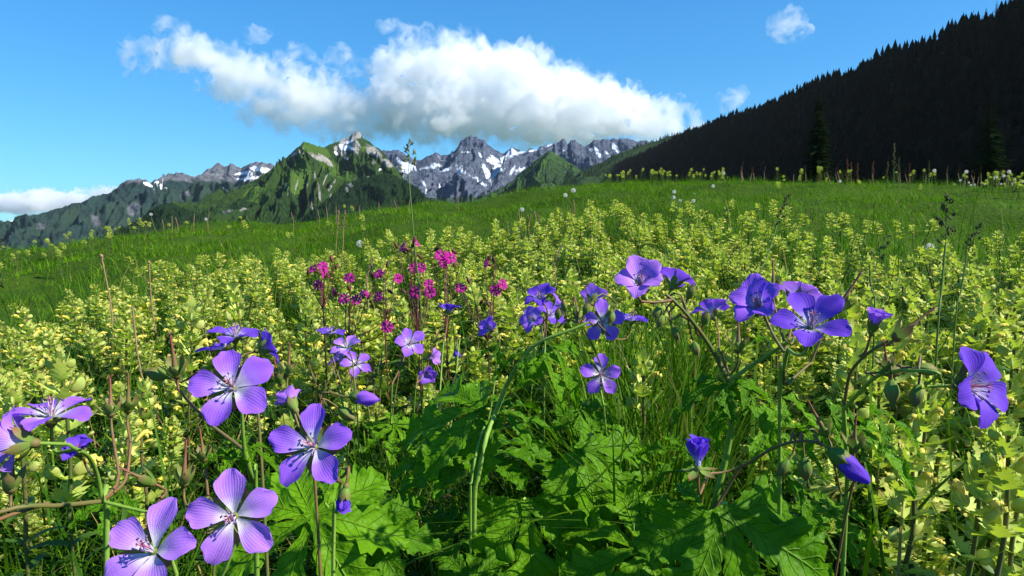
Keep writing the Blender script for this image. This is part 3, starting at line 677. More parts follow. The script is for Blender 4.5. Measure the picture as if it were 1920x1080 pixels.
def spline(P, n):
    P = np.asarray([list(p) for p in P], float)
    if len(P) == 2: return P[0] + (P[1] - P[0]) * np.linspace(0, 1, n)[:, None]
    Q = np.concatenate([[2 * P[0] - P[1]], P, [2 * P[-1] - P[-2]]]); out = []
    L = np.concatenate([[0], np.cumsum(np.linalg.norm(np.diff(P, axis=0), axis=1))]); u = np.linspace(0, L[-1], n)
    k = np.clip(np.searchsorted(L, u, 'right') - 1, 0, len(P) - 2); t = ((u - L[k]) / (L[k + 1] - L[k] + 1e-12))[:, None]
    a, b, c, d = Q[k], Q[k + 1], Q[k + 2], Q[k + 3]
    return .5 * (2 * b + (c - a) * t + (2 * a - 5 * b + 4 * c - d) * t ** 2 + (3 * b - a - 3 * c + d) * t ** 3)
def tube(P, r, seg=7, n=None, cap=True):
    """r: number or list along the length"""
    if n: P = spline(P, n)
    P = np.asarray([list(p) for p in P], float); n = len(P); r = np.interp(np.linspace(0, 1, n), np.linspace(0, 1, len(np.atleast_1d(r))), np.atleast_1d(r)) if not np.isscalar(r) else np.full(n, r)
    T = np.gradient(P, axis=0); T /= np.linalg.norm(T, axis=1)[:, None] + 1e-12
    ref = np.array([.31, .17, .93]) if abs(T[0] @ np.array([.31, .17, .93])) < .9 else np.array([1., 0, 0])
    A = np.cross(T, ref); A /= np.linalg.norm(A, axis=1)[:, None] + 1e-12; B = np.cross(T, A)
    a = np.arange(seg) / seg * 2 * np.pi
    V = (P[:, None] + r[:, None, None] * (A[:, None] * np.cos(a)[None, :, None] + B[:, None] * np.sin(a)[None, :, None])).reshape(-1, 3)
    uv = np.stack([np.repeat(np.linspace(0, 1, n), seg), np.tile(a / 6.283, n)], -1)
    return V, grid_faces(n, seg, True), uv
def blob(c, r, M=None, nu=7, nv=8):
    th = np.linspace(0, np.pi, nu)[:, None]; ph = np.arange(nv)[None] / nv * 2 * np.pi
    V = np.stack([np.sin(th) * np.cos(ph), np.sin(th) * np.sin(ph), np.cos(th) + 0 * ph], -1).reshape(-1, 3) * np.asarray(r)
    if M is not None: V = V @ np.array(M)[:3, :3].T
    return V + np.asarray(list(c)), grid_faces(nu, nv, True)[:, ::-1], np.stack([np.repeat(np.linspace(0, 1, nu), nv), np.tile(ph[0] / 6.28, nu)], -1)
def frame(z, x=None, loc=(0, 0, 0)):
    """4x4 with local Z along z"""
    z = Vector(z).normalized(); x = Vector(x) if x is not None else (Vector((0, 0, 1)) if abs(z.z) < .9 else Vector((1, 0, 0)))
    y = z.cross(x); y.normalize(); x = y.cross(z)
    M = Matrix((x, y, z)).transposed().to_4x4(); M.translation = Vector(loc); return M

# ---- materials
def plant_mat(name, c0, c1, rough=.5, spec=.3, trans=.3, tcol=None, nscale=60., red=None, bump=0.):
    m = MT(name); tc = m.add('ShaderNodeTexCoord').outputs['Object']; oi = m.add('ShaderNodeObjectInfo').outputs['Random']
    n = m.noise(tc, nscale, 4)
    c = m.mix(m.mapr(m.math('MULTIPLY_ADD', oi, .5, m.math('SUBTRACT', n, .25).outputs[0]).outputs[0], .2, .8), (*c0, 1), (*c1, 1))
    if red:
        u = m.add('ShaderNodeSeparateXYZ', {0: m.add('ShaderNodeUVMap').outputs[0]}).outputs[0]
        c = m.mix(m.math('MULTIPLY', m.mapr(u, .25, .9), m.mapr(n, .3, .6)), c, (*red, 1))
    nm = m.add('ShaderNodeBump', {'Strength': .5, 'Distance': bump, 'Height': m.noise(tc, nscale * 5, 3)}).outputs[0] if bump else None
    m.bsdf(c, rough, spec, nm, trans, tcol); return m.m
mat_stem = plant_mat('green_stem', (.15, .28, .03), (.24, .39, .06), .55, .3, .12, bump=.0004)
mat_redstem = plant_mat('reddish_stem', (.12, .14, .035), (.22, .10, .05), .55, .3, .1, bump=.0004)
mat_darkred = plant_mat('dark_red_stem', (.07, .02, .02), (.14, .045, .03), .55, .3, .1)
mat_sepal = plant_mat('sepal', (.10, .20, .025), (.20, .31, .06), .55, .2, .25, red=(.24, .10, .06), bump=.0005)
mat_beak = plant_mat('seed_beak', (.18, .17, .05), (.26, .13, .07), .5, .3, .15, red=(.30, .035, .06))

def petal_material(name, tip, mid, base, vein, thin):
    m = MT(name); uv = m.add('ShaderNodeUVMap').outputs[0]; s_ = m.add('ShaderNodeSeparateXYZ', {0: uv}); t, u = s_.outputs[0], s_.outputs[1]
    oi = m.add('ShaderNodeObjectInfo').outputs['Random']
    nz_ = m.noise(uv, 9., 3)
    tt = m.math('ADD', t, m.math('MULTIPLY_ADD', nz_, .16, -.08).outputs[0]).outputs[0]
    c = m.ramp(tt, [(.06, base), (.17, base), (.38, mid), (.66, tip), (1., tip)])
    c = m.mix(m.math('MULTIPLY', oi, .35), c, m.mix(.5, c, (tip[0] * .7, tip[1] * .6, tip[2] * .95, 1)))
    # fine darker veins fanning out from the claw
    ph = m.math('MULTIPLY', m.math('ADD', u, m.math('MULTIPLY_ADD', m.noise(uv, 5., 2), .12, -.06).outputs[0]), 5.5)
    saw = m.math('ABSOLUTE', m.math('SUBTRACT', m.math('FRACT', ph), .5))
    line = m.mapr(saw, .0, .10, 1, 0); line = m.math('MULTIPLY', line, m.mapr(t, .25, .95, .75, .12)); line = m.math('MULTIPLY', line, m.mapr(t, .05, .2, 0, 1))
    c = m.mix(m.math('MULTIPLY', line, .24), c, (*vein, 1))
    bp = m.add('ShaderNodeBump', {'Strength': .35, 'Distance': .0006, 'Height': m.math('ADD', m.math('MULTIPLY', saw, 1.2), m.noise(uv, 26., 3))}).outputs[0]
    m.bsdf(c, .55, .08, bp, .40, m.mix(.65, c, (*thin, 1))); return m.m
mat_petal = petal_material('violet_petal', (.38, .145, .87), (.47, .24, .88), (.80, .78, .84), (.17, .06, .50), (.16, .04, .74))
mat_petalpale = petal_material('pale_lilac_petal', (.52, .23, .88), (.58, .34, .88), (.82, .80, .85), (.22, .08, .52), (.28, .10, .74))  # paler copy of the violet petal, its sunlit look put into the colour
mat_petaldeep = petal_material('deep_backlit_petal', (.18, .070, .66), (.24, .11, .74), (.60, .54, .80), (.09, .025, .34), (.09, .02, .72))  # deeper copy: look of backlit petals put into the colour; buds use it too
mat_pink = petal_material('magenta_petal', (.56, .022, .30), (.62, .035, .36), (.68, .20, .46), (.36, .01, .17), (.62, .012, .30))
mat_anther = plant_mat('dark_anther', (.07, .035, .13), (.14, .08, .19), .6, .2, 0)
mat_filament = plant_mat('filament', (.62, .50, .66), (.70, .62, .70), .5, .3, .3)
mat_pistil = plant_mat('pistil', (.40, .10, .22), (.55, .25, .30), .5, .3, .1)
mat_bract = plant_mat('rattle_bract', (.37, .51, .058), (.65, .76, .21), .55, .15, .36, (.50, .66, .04, 1), 90., red=(.50, .38, .10))
mat_calyx = plant_mat('rattle_calyx', (.40, .52, .10), (.58, .66, .20), .5, .3, .4, (.58, .68, .10, 1), 120., red=(.40, .22, .10))
mat_corolla = plant_mat('rattle_flower', (.74, .62, .06), (.82, .72, .16), .5, .3, .3)
mat_rleaf = plant_mat('rattle_leaf', (.030, .085, .007), (.080, .165, .015), .5, .3, .35, (.14, .30, .015, 1))
mat_rstem = plant_mat('rattle_stem', (.08, .12, .025), (.13, .10, .04), .6, .2, .1)

def leaf_material(name, c0, c1, vein, thin):
    m = MT(name); uv = m.add('ShaderNodeUVMap').outputs[0]; s_ = m.add('ShaderNodeSeparateXYZ', {0: uv}); t, u = s_.outputs[0], s_.outputs[1]
    tc = m.add('ShaderNodeTexCoord').outputs['Object']; oi = m.add('ShaderNodeObjectInfo').outputs['Random']
    n = m.noise(tc, 4., 5); n2 = m.noise(tc, 26., 4)
    au = m.math('ABSOLUTE', u)
    # side veins run forward off the midrib
    ph = m.math('FRACT', m.math('MULTIPLY', m.math('SUBTRACT', t, m.math('MULTIPLY', au, .16).outputs[0]), 8.))
    sv = m.mapr(m.math('ABSOLUTE', m.math('SUBTRACT', ph, .5)), 0, .11, 1, 0); mr = m.mapr(au, 0, .06, 1, 0)
    vv = m.math('MAXIMUM', m.math('MULTIPLY', sv, .7), mr)
    c = m.mix(m.mapr(m.math('MULTIPLY_ADD', oi, .5, m.math('SUBTRACT', n, .25).outputs[0]).outputs[0], .15, .85), (*c0, 1), (*c1, 1))
    c = m.mix(m.math('MULTIPLY', vv, .45), c, (*vein, 1))
    c = m.mix(m.mapr(m.math('ADD', m.noise(tc, 2.3, 6, .7), m.math('MULTIPLY', au, .06).outputs[0]), .70, .76, 0, .75), c, (.17, .12, .03, 1))
    wn_ = m.add('ShaderNodeTexVoronoi', {'Vector': tc, 'Scale': 24.}).outputs['Distance']
    h = m.math('SUBTRACT', m.math('ADD', m.math('MULTIPLY', wn_, -.55), m.math('MULTIPLY', n2, .4).outputs[0]), m.math('MULTIPLY', vv, 1.1).outputs[0])
    bp = m.add('ShaderNodeBump', {'Strength': .8, 'Distance': .0016, 'Height': h}).outputs[0]
    m.bsdf(c, .48, .12, bp, .34, m.mix(.5, c, (*thin, 1))); return m.m
mat_leaf = leaf_material('geranium_leaf', (.055, .165, .003), (.125, .295, .005), (.20, .36, .03), (.20, .52, .004))

# ---- cranesbill (violet geranium)
def petal_geo(L, Wd, bend=.12, cup=.18, wave=.03, seed=0, nu=13, nv=11, notch=.05):
    rs = np.random.RandomState(seed); t = np.linspace(0, 1, nu)[:, None]; u = np.linspace(-1, 1, nv)[None]
    hw = Wd / 2 * (.13 + .87 * np.sin(np.clip(t / .70, 0, 1) * np.pi / 2) ** 1.35) * (1 - .30 * sstep(.72, 1, t))
    x = L * t * (1 - .20 * u ** 2 * t ** 4 - notch * (1 - np.abs(u)) ** 2 * t ** 8)
    y = hw * u
    ph = rs.rand(3) * 6.28
    z = L * (bend * np.sin(np.pi * t * .9) - .10 * bend * t ** 3) - cup * hw * (1 - u ** 2) * .6 + cup * hw * u ** 2 * .4
    z = z + L * wave * t * (np.sin(3.2 * u + ph[0]) + .7 * np.sin(7 * t + 4 * u + ph[1])) + L * .012 * np.sin(11 * u + ph[2]) * t ** 2
    V = np.stack([x, y, z + 0 * u], -1).reshape(-1, 3)
    uv = np.stack([np.broadcast_to(t, (nu, nv)), np.broadcast_to(u, (nu, nv))], -1).reshape(-1, 2)
    return V, grid_faces(nu, nv), uv
PETALS = {}
def petal_mesh(kind, k, mat):
    key = (kind, k, mat.name)
    if key not in PETALS:
        p = dict(flat=(.0182, .0128, .13, .24, .034), cup=(.0178, .0132, .26, .30, .024), shut=(.0165, .0115, .20, .70, .04), crumple=(.014, .0135, .35, .5, .10))[kind]
        PETALS[key] = PB().addm(petal_geo(*p, seed=k * 7 + len(kind))).mesh('petal', mat)
    return PETALS[key]
def sepal_geo(L, Wd, lift):
    t = np.linspace(0, 1, 8)[:, None]; u = np.array([-1, 0, 1.])[None]
    hw = Wd / 2 * np.sin(np.pi * np.clip(t * .92 + .06, 0, 1)) ** .8 * (1 - .8 * sstep(.7, .95, t)) + .0001
    V = np.stack([L * t + 0 * u, hw * u, lift * L * t ** 1.5 - .5 * hw * (1 - np.abs(u)) + 0 * t], -1).reshape(-1, 3)
    return V, grid_faces(8, 3), np.stack([np.broadcast_to(t, (8, 3)), np.broadcast_to(u, (8, 3))], -1).reshape(-1, 2)
def calyx_mesh(openang, L=.0115, Wd=.0052, seed=0):
    rs = np.random.RandomState(seed); b = PB()
    b.addm(blob((0, 0, -.0022), (.0024, .0024, .003)))
    for k in range(5):
        M = Matrix.Rotation(2 * math.pi * (k + .5) / 5, 4, 'Z') @ Matrix.Translation((.0012, 0, -.002)) @ Matrix.Rotation(-(openang + rs.uniform(-.15, .15)), 4, 'Y')
        b.addm(sepal_geo(L, Wd, .12), M)
    return b.mesh('calyx', mat_sepal)
CALYX = {q: calyx_mesh(a, seed=i) for i, (q, a) in enumerate((('flat', .25), ('cup', .75), ('shut', 1.15), ('reflex', -.35)))}
def stamens_mesh(spread, seed):
    rs = np.random.RandomState(seed); b = PB()
    for k in range(10):
        a = 2 * math.pi * k / 10 + rs.uniform(-.2, .2); s_ = spread * (.8 if k % 2 else 1.15) * rs.uniform(.8, 1.2); L = rs.uniform(.0068, .0088)
        tip = np.array([math.cos(a) * math.sin(s_) * L, math.sin(a) * math.sin(s_) * L, math.cos(s_) * L + .001])
        b.addm(tube([(0.0006 * math.cos(a), .0006 * math.sin(a), 0), tip * .5 + np.array([0, 0, .0006]), tip], [.00030, .00014], 5, 5), mi=0)
        b.addm(blob(tip, (.00042, .00042, .00085), frame((rs.normal(), rs.normal(), .5)), 5, 6), mi=1)
    return b.mesh('stamen_cluster', [mat_filament, mat_anther])
STAM = [stamens_mesh(.55, 1), stamens_mesh(.8, 2), stamens_mesh(.3, 3)]
def pistil_mesh():
    b = PB(); b.addm(blob((0, 0, 0), (.0016, .0016, .0016)), mi=0); b.addm(tube([(0, 0, 0), (0, 0, .004), (0, 0, .0078)], [.0009, .00055, .0004], 6, 6), mi=1)
    for k in range(5):
        a = k * 1.2566; b.addm(tube([(0, 0, .0075), (.0007 * math.cos(a), .0007 * math.sin(a), .009), (.0018 * math.cos(a), .0018 * math.sin(a), .0096)], [.0003, .00016], 5, 4), mi=1)
    return b.mesh('flower', [mat_sepal, mat_pistil])
PIST = pistil_mesh()
def flower(plant, P, n, roll=0., size=1., opening=10., kind='flat', mat=None, missing=(), droop=0., seed=0, calyx='flat', label=None, jit=6.):
    """one blossom as a part of its plant: pistil mesh > five petals, calyx, stamens"""
    rs = np.random.RandomState(seed); mat = mat or mat_petal
    f = link('flower', PIST, plant, label=label)
    M = frame(n, camdir((0, 1, 0)), P) @ Matrix.Rotation(roll, 4, 'Z') @ Matrix.Scale(size, 4)
    f.matrix_local = plant.matrix_world.inverted() @ M if False else Matrix.Translation(-plant.location) @ M
    for k in range(5):
        if k in missing: continue
        o = link('petal', petal_mesh(kind, (seed + k) % 6, mat), f)
        op = R(opening + rs.uniform(-jit, jit)) + droop * (1 if k in (2, 3) else 0)
        o.matrix_local = Matrix.Rotation(2 * math.pi * k / 5 + R(rs.uniform(-5, 5)), 4, 'Z') @ Matrix.Translation((.0014, 0, .0002 * (k % 2))) @ Matrix.Rotation(-op, 4, 'Y') @ Matrix.Rotation(R(rs.uniform(-9, 9)), 4, 'X')
        o.scale = (rs.uniform(.94, 1.06), rs.uniform(.9, 1.08), 1)
    link('calyx', CALYX[calyx], f); 
    if opening < 62: link('stamen_cluster', STAM[seed % 3], f)
    return f
def bud_mesh(tip, seed=0, L=.0125, fat=.0034):
    b = PB(); zz = np.linspace(0, 1, 10)[:, None]; a = np.arange(15) / 15 * 2 * np.pi
    r = fat * np.sin(np.pi * np.clip(zz * .93 + .05, 0, 1)) ** .75 * (1 + .17 * np.cos(5 * a)[None])
    b.add(np.stack([r * np.cos(a), r * np.sin(a), zz * L + 0 * a], -1).reshape(-1, 3), grid_faces(10, 15, True), np.stack([np.repeat(zz[:, 0], 15), np.tile(a, 10)], -1))
    for k in range(5): 
        a_ = k * 1.2566; b.addm(tube([(.001 * math.cos(a_), .001 * math.sin(a_), L * .93), (.0016 * math.cos(a_), .0016 * math.sin(a_), L * 1.18)], [.0003, .0001], 5, 3))
    if tip:                                     # furled petals pushing out
        zz = np.linspace(0, 1, 12)[:, None]; tw = zz * 1.4; r = .0046 * (np.sin(np.pi * np.clip(zz * .80 + .18, 0, 1)) ** .7) * (1 + .16 * np.cos(5 * (a[None] + tw)))
        b.add(np.stack([r * np.cos(a), r * np.sin(a), L * .35 + zz * L * 1.35 + 0 * a], -1).reshape(-1, 3), grid_faces(12, 15, True), np.stack([np.repeat(.4 + zz[:, 0] * .6, 15), np.tile(np.sin(a * 2.5), 12)], -1), 1)
    return b.mesh('bud', [mat_sepal, mat_petal if tip != 2 else mat_petaldeep])
BUD = {0: bud_mesh(0), 1: bud_mesh(1, L=.013, fat=.0040), 2: bud_mesh(2, L=.014, fat=.0044)}
def seedhead_mesh(seed):
    rs = np.random.RandomState(seed); b = PB(); b.addm(blob((0, 0, .001), (.0028, .0028, .0034)), mi=0)
    for k in range(5):
        M = Matrix.Rotation(2 * math.pi * k / 5 + rs.uniform(-.2, .2), 4, 'Z') @ Matrix.Translation((.0012, 0, -.001)) @ Matrix.Rotation(-rs.uniform(.75, 1.2), 4, 'Y')
        b.addm(sepal_geo(.0105, .0042, .05), M, 0)
    L = rs.uniform(.016, .023)
    b.addm(tube([(0, 0, .002), (.0004, 0, L * .5), (.0008, .0004, L)], [.0016, .0010, .0005, .0006], 6, 8), mi=1)
    for k in range(4):
        a = rs.rand() * 6.28; b.addm(tube([(0.0008, 0.0004, L), (.0008 + .0016 * math.cos(a), .0016 * math.sin(a), L + .0014)], [.0003, .0002], 5, 3), mi=1)
    return b.mesh('seed_head', [mat_sepal, mat_beak])
SEEDH = [seedhead_mesh(i) for i in range(4)]
def part_at(plant, name, me, P, n, size=1., roll=0., label=None):
    o = link(name, me, plant, label=label); o.matrix_local = Matrix.Translation(-plant.location) @ frame(n, None, P) @ Matrix.Rotation(roll, 4, 'Z') @ Matrix.Scale(size, 4); return o
def stem(plant, pts, r, mat=None, seg=8, n=None, name='stem', parent=None):
    L = sum((Vector(pts[i + 1]) - Vector(pts[i])).length for i in range(len(pts) - 1))
    n = n or max(6, min(40, int(L / .006)))
    base = plant.location; r = [q * .82 for q in np.atleast_1d(r)]
    me = PB().addm(tube([Vector(p) - base for p in pts], r, seg, n)).mesh(name, mat or mat_stem)
    return link(name, me, parent or plant)
def lobe_geo(L, Wd, seed, teeth=3, nu=30, fold=.25, droop=.35, lobe=.64):
    """one lobe: narrow at the foot, deeply cut into pointed side lobes towards the tip"""
    rs = np.random.RandomState(seed); t = np.linspace(0, 1, nu)[:, None]; u = np.linspace(-1, 1, 9)[None]
    env = (.16 + .84 * sstep(.12, .58, t)) * np.clip(1 - ((t - .55) / .47), 0, 1) ** .62 * (t > .55) + (.16 + .84 * sstep(.12, .58, t)) * (t <= .55)
    def saw(ph): 
        f = ((t - .30) * (teeth * 1.45) + ph) % 1.0
        f2 = ((t - .2) * teeth * 3.3 + ph) % 1.0
        return (1 - lobe * sstep(.28, .30, t) * (f ** 1.5)) * (1 - .22 * f2)
    hl = Wd / 2 * env * saw(rs.rand() * .5); hr = Wd / 2 * env * saw(.35 + rs.rand() * .5)
    hw = np.where(u < 0, hl, hr) + .0003
    y = hw * u; x = L * t + .40 * np.abs(y) * sstep(.1, .5, t)         # side lobes sweep forward
    z = fold * np.abs(y) + .035 * L * np.sin(t * 26) * np.abs(u) * sstep(.2, .4, t) - droop * L * t ** 2.1 + L * .02 * np.sin(t * 9 + rs.rand() * 6) + .05 * L * np.sin(5 * u + 6 * t + rs.rand() * 6) * np.abs(u) * t
    z = z + .10 * np.abs(y) * np.cos(t * teeth * 9)
    V = np.stack([x + 0 * u, y, z], -1).reshape(-1, 3)
    return V, grid_faces(nu, 9), np.stack([np.broadcast_to(t, (nu, 9)), np.broadcast_to(u, (nu, 9))], -1).reshape(-1, 2)
def leaf_mesh(seed, nl=7, span=4.9, droop=.35, teeth=3, slim=1., cut=.64):
    """palmate cranesbill leaf, 1 unit long in its middle lobe, opening along +X"""
    rs = np.random.RandomState(seed); b = PB()
    for k in range(nl):
        f = (k - (nl - 1) / 2) / ((nl - 1) / 2); a = f * span / 2
        L = (1 - .34 * abs(f) ** 1.4) * rs.uniform(.93, 1.05)
        M = Matrix.Rotation(a + rs.uniform(-.05, .05), 4, 'Z') @ Matrix.Translation((.0, 0, -.010 * abs(f) + .008 * (k % 2))) @ Matrix.Rotation(rs.uniform(-.10, .14), 4, 'Y') @ Matrix.Rotation(rs.uniform(-.2, .2), 4, 'X')
        b.addm(lobe_geo(L, .50 * slim * rs.uniform(.9, 1.08), seed * 31 + k, teeth, droop=droop * rs.uniform(.6, 1.5), lobe=cut), M)
    return b.mesh('leaf', mat_leaf)
LEAF = [leaf_mesh(1), leaf_mesh(2, 7, 5.0, .25), leaf_mesh(3, 5, 3.6, .55), leaf_mesh(4, 7, 4.6, .75), leaf_mesh(5, 5, 3.4, .35, 3, .8), leaf_mesh(6, 3, 2.2, .5, 3, .8), leaf_mesh(7, 7, 4.9, .30, 3, 1.30, .42), leaf_mesh(8, 7, 4.6, .3, 3, 1.05, .5), leaf_mesh(9, 5, 2.9, .38, 3, 1.2, .45), leaf_mesh(10, 5, 2.0, .22, 3, .9, .5)]
def leaf(plant, P, n, toward, size, var=0, stalk=None, curl=1.):
    """n: leaf normal, toward: direction of the middle lobe; stalk: point where the leaf stalk joins"""
    o = link('leaf', LEAF[var], plant)
    z = Vector(n).normalized(); x = Vector(toward); x = (x - z * x.dot(z)).normalized(); y = z.cross(x)
    M = Matrix((x, y, z)).transposed().to_4x4(); M.translation = Vector(P) - plant.location
    o.matrix_local = M @ Matrix.Diagonal((size, size, size * curl, 1))
    if stalk is not None:
        a = Vector(stalk); p = Vector(P); mid = (a + p) / 2 + Vector((0, 0, .12 * (a - p).length))
        inv = o.matrix_local.inverted()
        pts = [inv @ (q - plant.location) for q in (a, mid, p)]
        sc = 1 / size; me = PB().addm(tube(pts, [.0013 * sc, .0009 * sc], 7, 14)).mesh('leaf_stalk', mat_stem)
        link('leaf_stalk', me, o)
    return o
def plant_at(name, label, cat, P, group=None):
    e = link(name, None, label=label, cat=cat, group=group); P = Vector(P)
    e.location = (P.x, P.y, float(ground_h(P.x, P.y)) - .004); e.empty_display_size = .05; return e
# ------------------------------------------------------------------ the cranesbills in front
def pt(q): return at(*q) if len(q) == 3 and q[0] > 3 or (isinstance(q, tuple) and len(q) == 3 and abs(q[0]) > 3) else Vector(q)
FD = .0385
def fl(plant, px, py, span, face, roll=0., opening=10., kind='flat', mat=None, size=1., node=None, calyx=None, red=True, seed=0, missing=(), droop=0., label=None, r=(.0009, .0011), jit=6., mid=None):
    d = FD * size * FX / span; P = at(px, py, d); n = camdir(face)
    flower(plant, P, n, R(roll), size, opening, kind, mat, missing, droop, seed, calyx or ('flat' if opening < 25 else 'cup' if opening < 55 else 'shut'), label, jit)
    if node is not None:
        A = P - n * .004 * size; B = P - n * .016 * size; N = at(*node)
        pts = [A, B] + ([at(*q) for q in (mid or [])]) + [N] if mid else [A, B, (B + N) / 2 + Vector((0, 0, -.06 * (B - N).length)), N]
        stem(plant, pts, list(r), mat_redstem if red else mat_stem, 7, name='flower_stalk')
    return d
def down(px, py, d, dx=0., dy=0., n=4):
    """stem points from a seen node straight down to the ground"""
    P = at(px, py, d); g = float(ground_h(P.x + dx, P.y + dy))
    return [P, P * .66 + Vector((P.x + dx, P.y + dy, g)) * .34 + Vector((dx * .12, 0, 0)), P * .33 + Vector((P.x + dx, P.y + dy, g)) * .67, Vector((P.x + dx, P.y + dy, g))]
def cranesbill(label, base): return plant_at('cranesbill_plant', label, 'flower', base, 'violet cranesbill plants')
def bd(plant, px, py, d, face, kind=0, size=1., node=None, label=None, red=True):
    P = at(px, py, d); n = camdir(face); part_at(plant, 'bud', BUD[kind], P, n, size, label=label)
    if node is not None:
        N = at(*node); stem(plant, [P + n * .001, P - n * .008, (P - n * .012 + N) / 2 + Vector((0, 0, .02 * 1)) * min(1, (P - N).length / .05), N], [.0007, .0009], mat_redstem if red else mat_stem, 7, name='flower_stalk')
def sh(plant, px, py, d, face=(0, 1, .1), size=1., node=None, k=0):
    P = at(px, py, d); n = camdir(face); part_at(plant, 'seed_head', SEEDH[k % 4], P, n, size, k * 1.3)
    if node is not None:
        N = at(*node); stem(plant, [P, P - n * .008, (P - n * .01 + N) / 2, N], [.0008, .001], mat_redstem, 7, name='flower_stalk')
def lf(plant, px, py, d, face, toward, span, var=0, stalk=None, curl=1.):
    leaf(plant, at(px, py, d), camdir(face), camdir(toward), span * d / FX / 1.75, var, at(*stalk) if stalk else None, curl)

# A: two big pale flowers at the bottom left
A = cranesbill('cranesbill with two wide open lilac flowers at the bottom left', at(420, 1400, .34))
nA = (395, 1120, .30)
fl(A, 440, 968, 182, (.10, .22, .97), 12, 6, mat=mat_petalpale, node=nA, seed=2, red=False)
fl(A, 288, 1034, 196, (-.10, .60, .76), -8, 14, mat=mat_petalpale, node=(330, 1180, .27), seed=5, red=False)
P0 = at(*nA); stem(A, [P0, P0 + Vector((.005, .02, -.12)), A.location], [.0016, .0024])
stem(A, [at(330, 1180, .27), P0 + Vector((0, 0, -.06))], [.0012, .0014])
lf(A, 585, 968, .50, (.02, .66, .75), (-.15, -.62, .70), 400, 6, (600, 1140, .52))
# B: flower above it, on its own stem
B = cranesbill('cranesbill with one open violet flower above a leafy node, left, before the yellow rattle', at(470, 1300, .42))
nB = (458, 845, .32)
fl(B, 436, 728, 168, (.12, .50, .86), 14, 10, node=nB, seed=9, label='open violet flower with white centre', red=False)
stem(B, [at(*nB), at(472, 900, .33), at(480, 980, .35), B.location], [.0015, .0022])
lf(B, 462, 832, .33, (.0, .92, .38), (-.8, .1, .4), 150, 4, nB); lf(B, 466, 838, .33, (.1, .92, .3), (.9, .0, .3), 120, 5, nB)
sh(B, 330, 702, .34, (.0, .9, .3), 1.1, (400, 800, .33), 1); bd(B, 315, 708, .345, (-.9, .3, .1), 0, .9, (400, 800, .33))
stem(B, [at(400, 800, .33), at(440, 830, .325), at(*nB)], [.001, .0012], mat_redstem, name='flower_stalk')
fl(B, 441, 632, 108, (.05, .97, .16), 20, 8, mat=mat_petaldeep, node=(452, 700, .45), seed=3); fl(B, 420, 655, 96, (-.35, .92, .05), 50, 14, mat=mat_petaldeep, node=(452, 700, .45), seed=4)
fl(B, 488, 655, 92, (.80, .35, -.45), 10, 26, 'cup', mat_petaldeep, node=(470, 720, .46), seed=6)
stem(B, [at(452, 700, .45), at(470, 720, .46), at(490, 860, .45), B.location + Vector((.01, .02, 0))], [.0011, .0018], mat_redstem)
# C: third big flower
C = cranesbill('cranesbill with one big violet flower and a half open bud beside it, left of middle', at(610, 1350, .45))
nC = (640, 905, .37)
fl(C, 590, 838, 168, (-.10, .42, .90), 4, 10, node=nC, seed=12, red=True, label='open violet flower with white centre')
stem(C, [at(*nC), at(632, 960, .38), at(625, 1040, .40), C.location], [.0013, .0020])
bd(C, 655, 744, .40, (.93, -.05, .25), 1, .86, (598, 778, .40), 'bud just opening with violet petal tips'); bd(C, 636, 766, .40, (.8, -.5, .2), 0, .95, (598, 778, .40))
fl(C, 552, 765, 100, (-.5, .6, -.4), 0, 58, 'shut', mat_petalpale, .8, node=(600, 800, .40), seed=15)
stem(C, [at(598, 778, .40), at(604, 830, .40), at(618, 880, .385), at(*nC)], [.001, .0013], mat_redstem)
P = at(652, 912, .37); fl(C, 648, 918, 100, (-.12, -.98, .1), 0, 80, 'shut', mat_petaldeep, .72, node=(640, 895, .37), seed=18, label='withered drooping flower')
sh(C, 540, 700, .47, (.1, 1, 0), 1., (560, 800, .46), 2); sh(C, 526, 716, .47, (-.2, .95, .1), 1., (560, 800, .46), 3)
stem(C, [at(560, 800, .46), at(590, 900, .46), C.location + Vector((0, .02, 0))], [.0011, .0018], mat_redstem)
lf(C, 690, 992, .52, (.0, .75, .66), (.92, .1, .2), 230, 6, (650, 1100, .54)); lf(C, 610, 925, .55, (0, .8, .55), (.6, .3, .5), 190, 3, (620, 1080, .54))
# D: at the left edge
Dp = cranesbill('cranesbill at the left edge with a sideways pale flower and a crumpled violet one', at(150, 1350, .42))
nD = (192, 940, .36)
fl(Dp, 52, 830, 165, (-.93, .12, .28), 0, 30, 'cup', mat_petalpale, node=(150, 845, .30), seed=21, red=False, r=(.0010, .0011))
fl(Dp, 96, 782, 158, (.04, .98, .13), 30, 9, mat=mat_petal, node=(140, 842, .31), seed=22, red=False)
fl(Dp, 153, 852, 105, (.1, .72, .55), 0, 55, 'crumple', mat_petaldeep, .85, node=(185, 880, .36), seed=23, label='crumpled deep violet flower half closed', jit=16)
stem(Dp, [at(140, 842, .31), at(165, 855, .33), at(182, 890, .35), at(*nD)], [.0011, .0014]); stem(Dp, [at(*nD), at(200, 1020, .38), Dp.location], [.0018, .0024])
stem(Dp, [at(-40, 972, .30), at(40, 950, .31), at(110, 948, .33), at(*nD)], [.0012, .0016], mat_redstem); stem(Dp, [at(285, 962, .36), at(240, 952, .36), at(*nD)], [.0010, .0012])
stem(Dp, [at(-30, 985, .29), at(30, 962, .31), at(90, 944, .33)], [.0010, .0012], mat_redstem)
sh(Dp, 20, 915, .32, (0, 1, 0), 1.2, (15, 960, .31), 0); sh(Dp, 208, 775, .40, (-.05, 1, .0), 1.1, (215, 840, .39), 1); sh(Dp, 240, 768, .41, (.1, 1, .1), 1.1, (245, 830, .40), 2)
stem(Dp, [at(215, 840, .39), at(222, 900, .38), at(*nD)], [.001, .0013], mat_redstem); stem(Dp, [at(245, 830, .40), at(235, 900, .39), at(*nD)], [.001, .0013], mat_redstem)
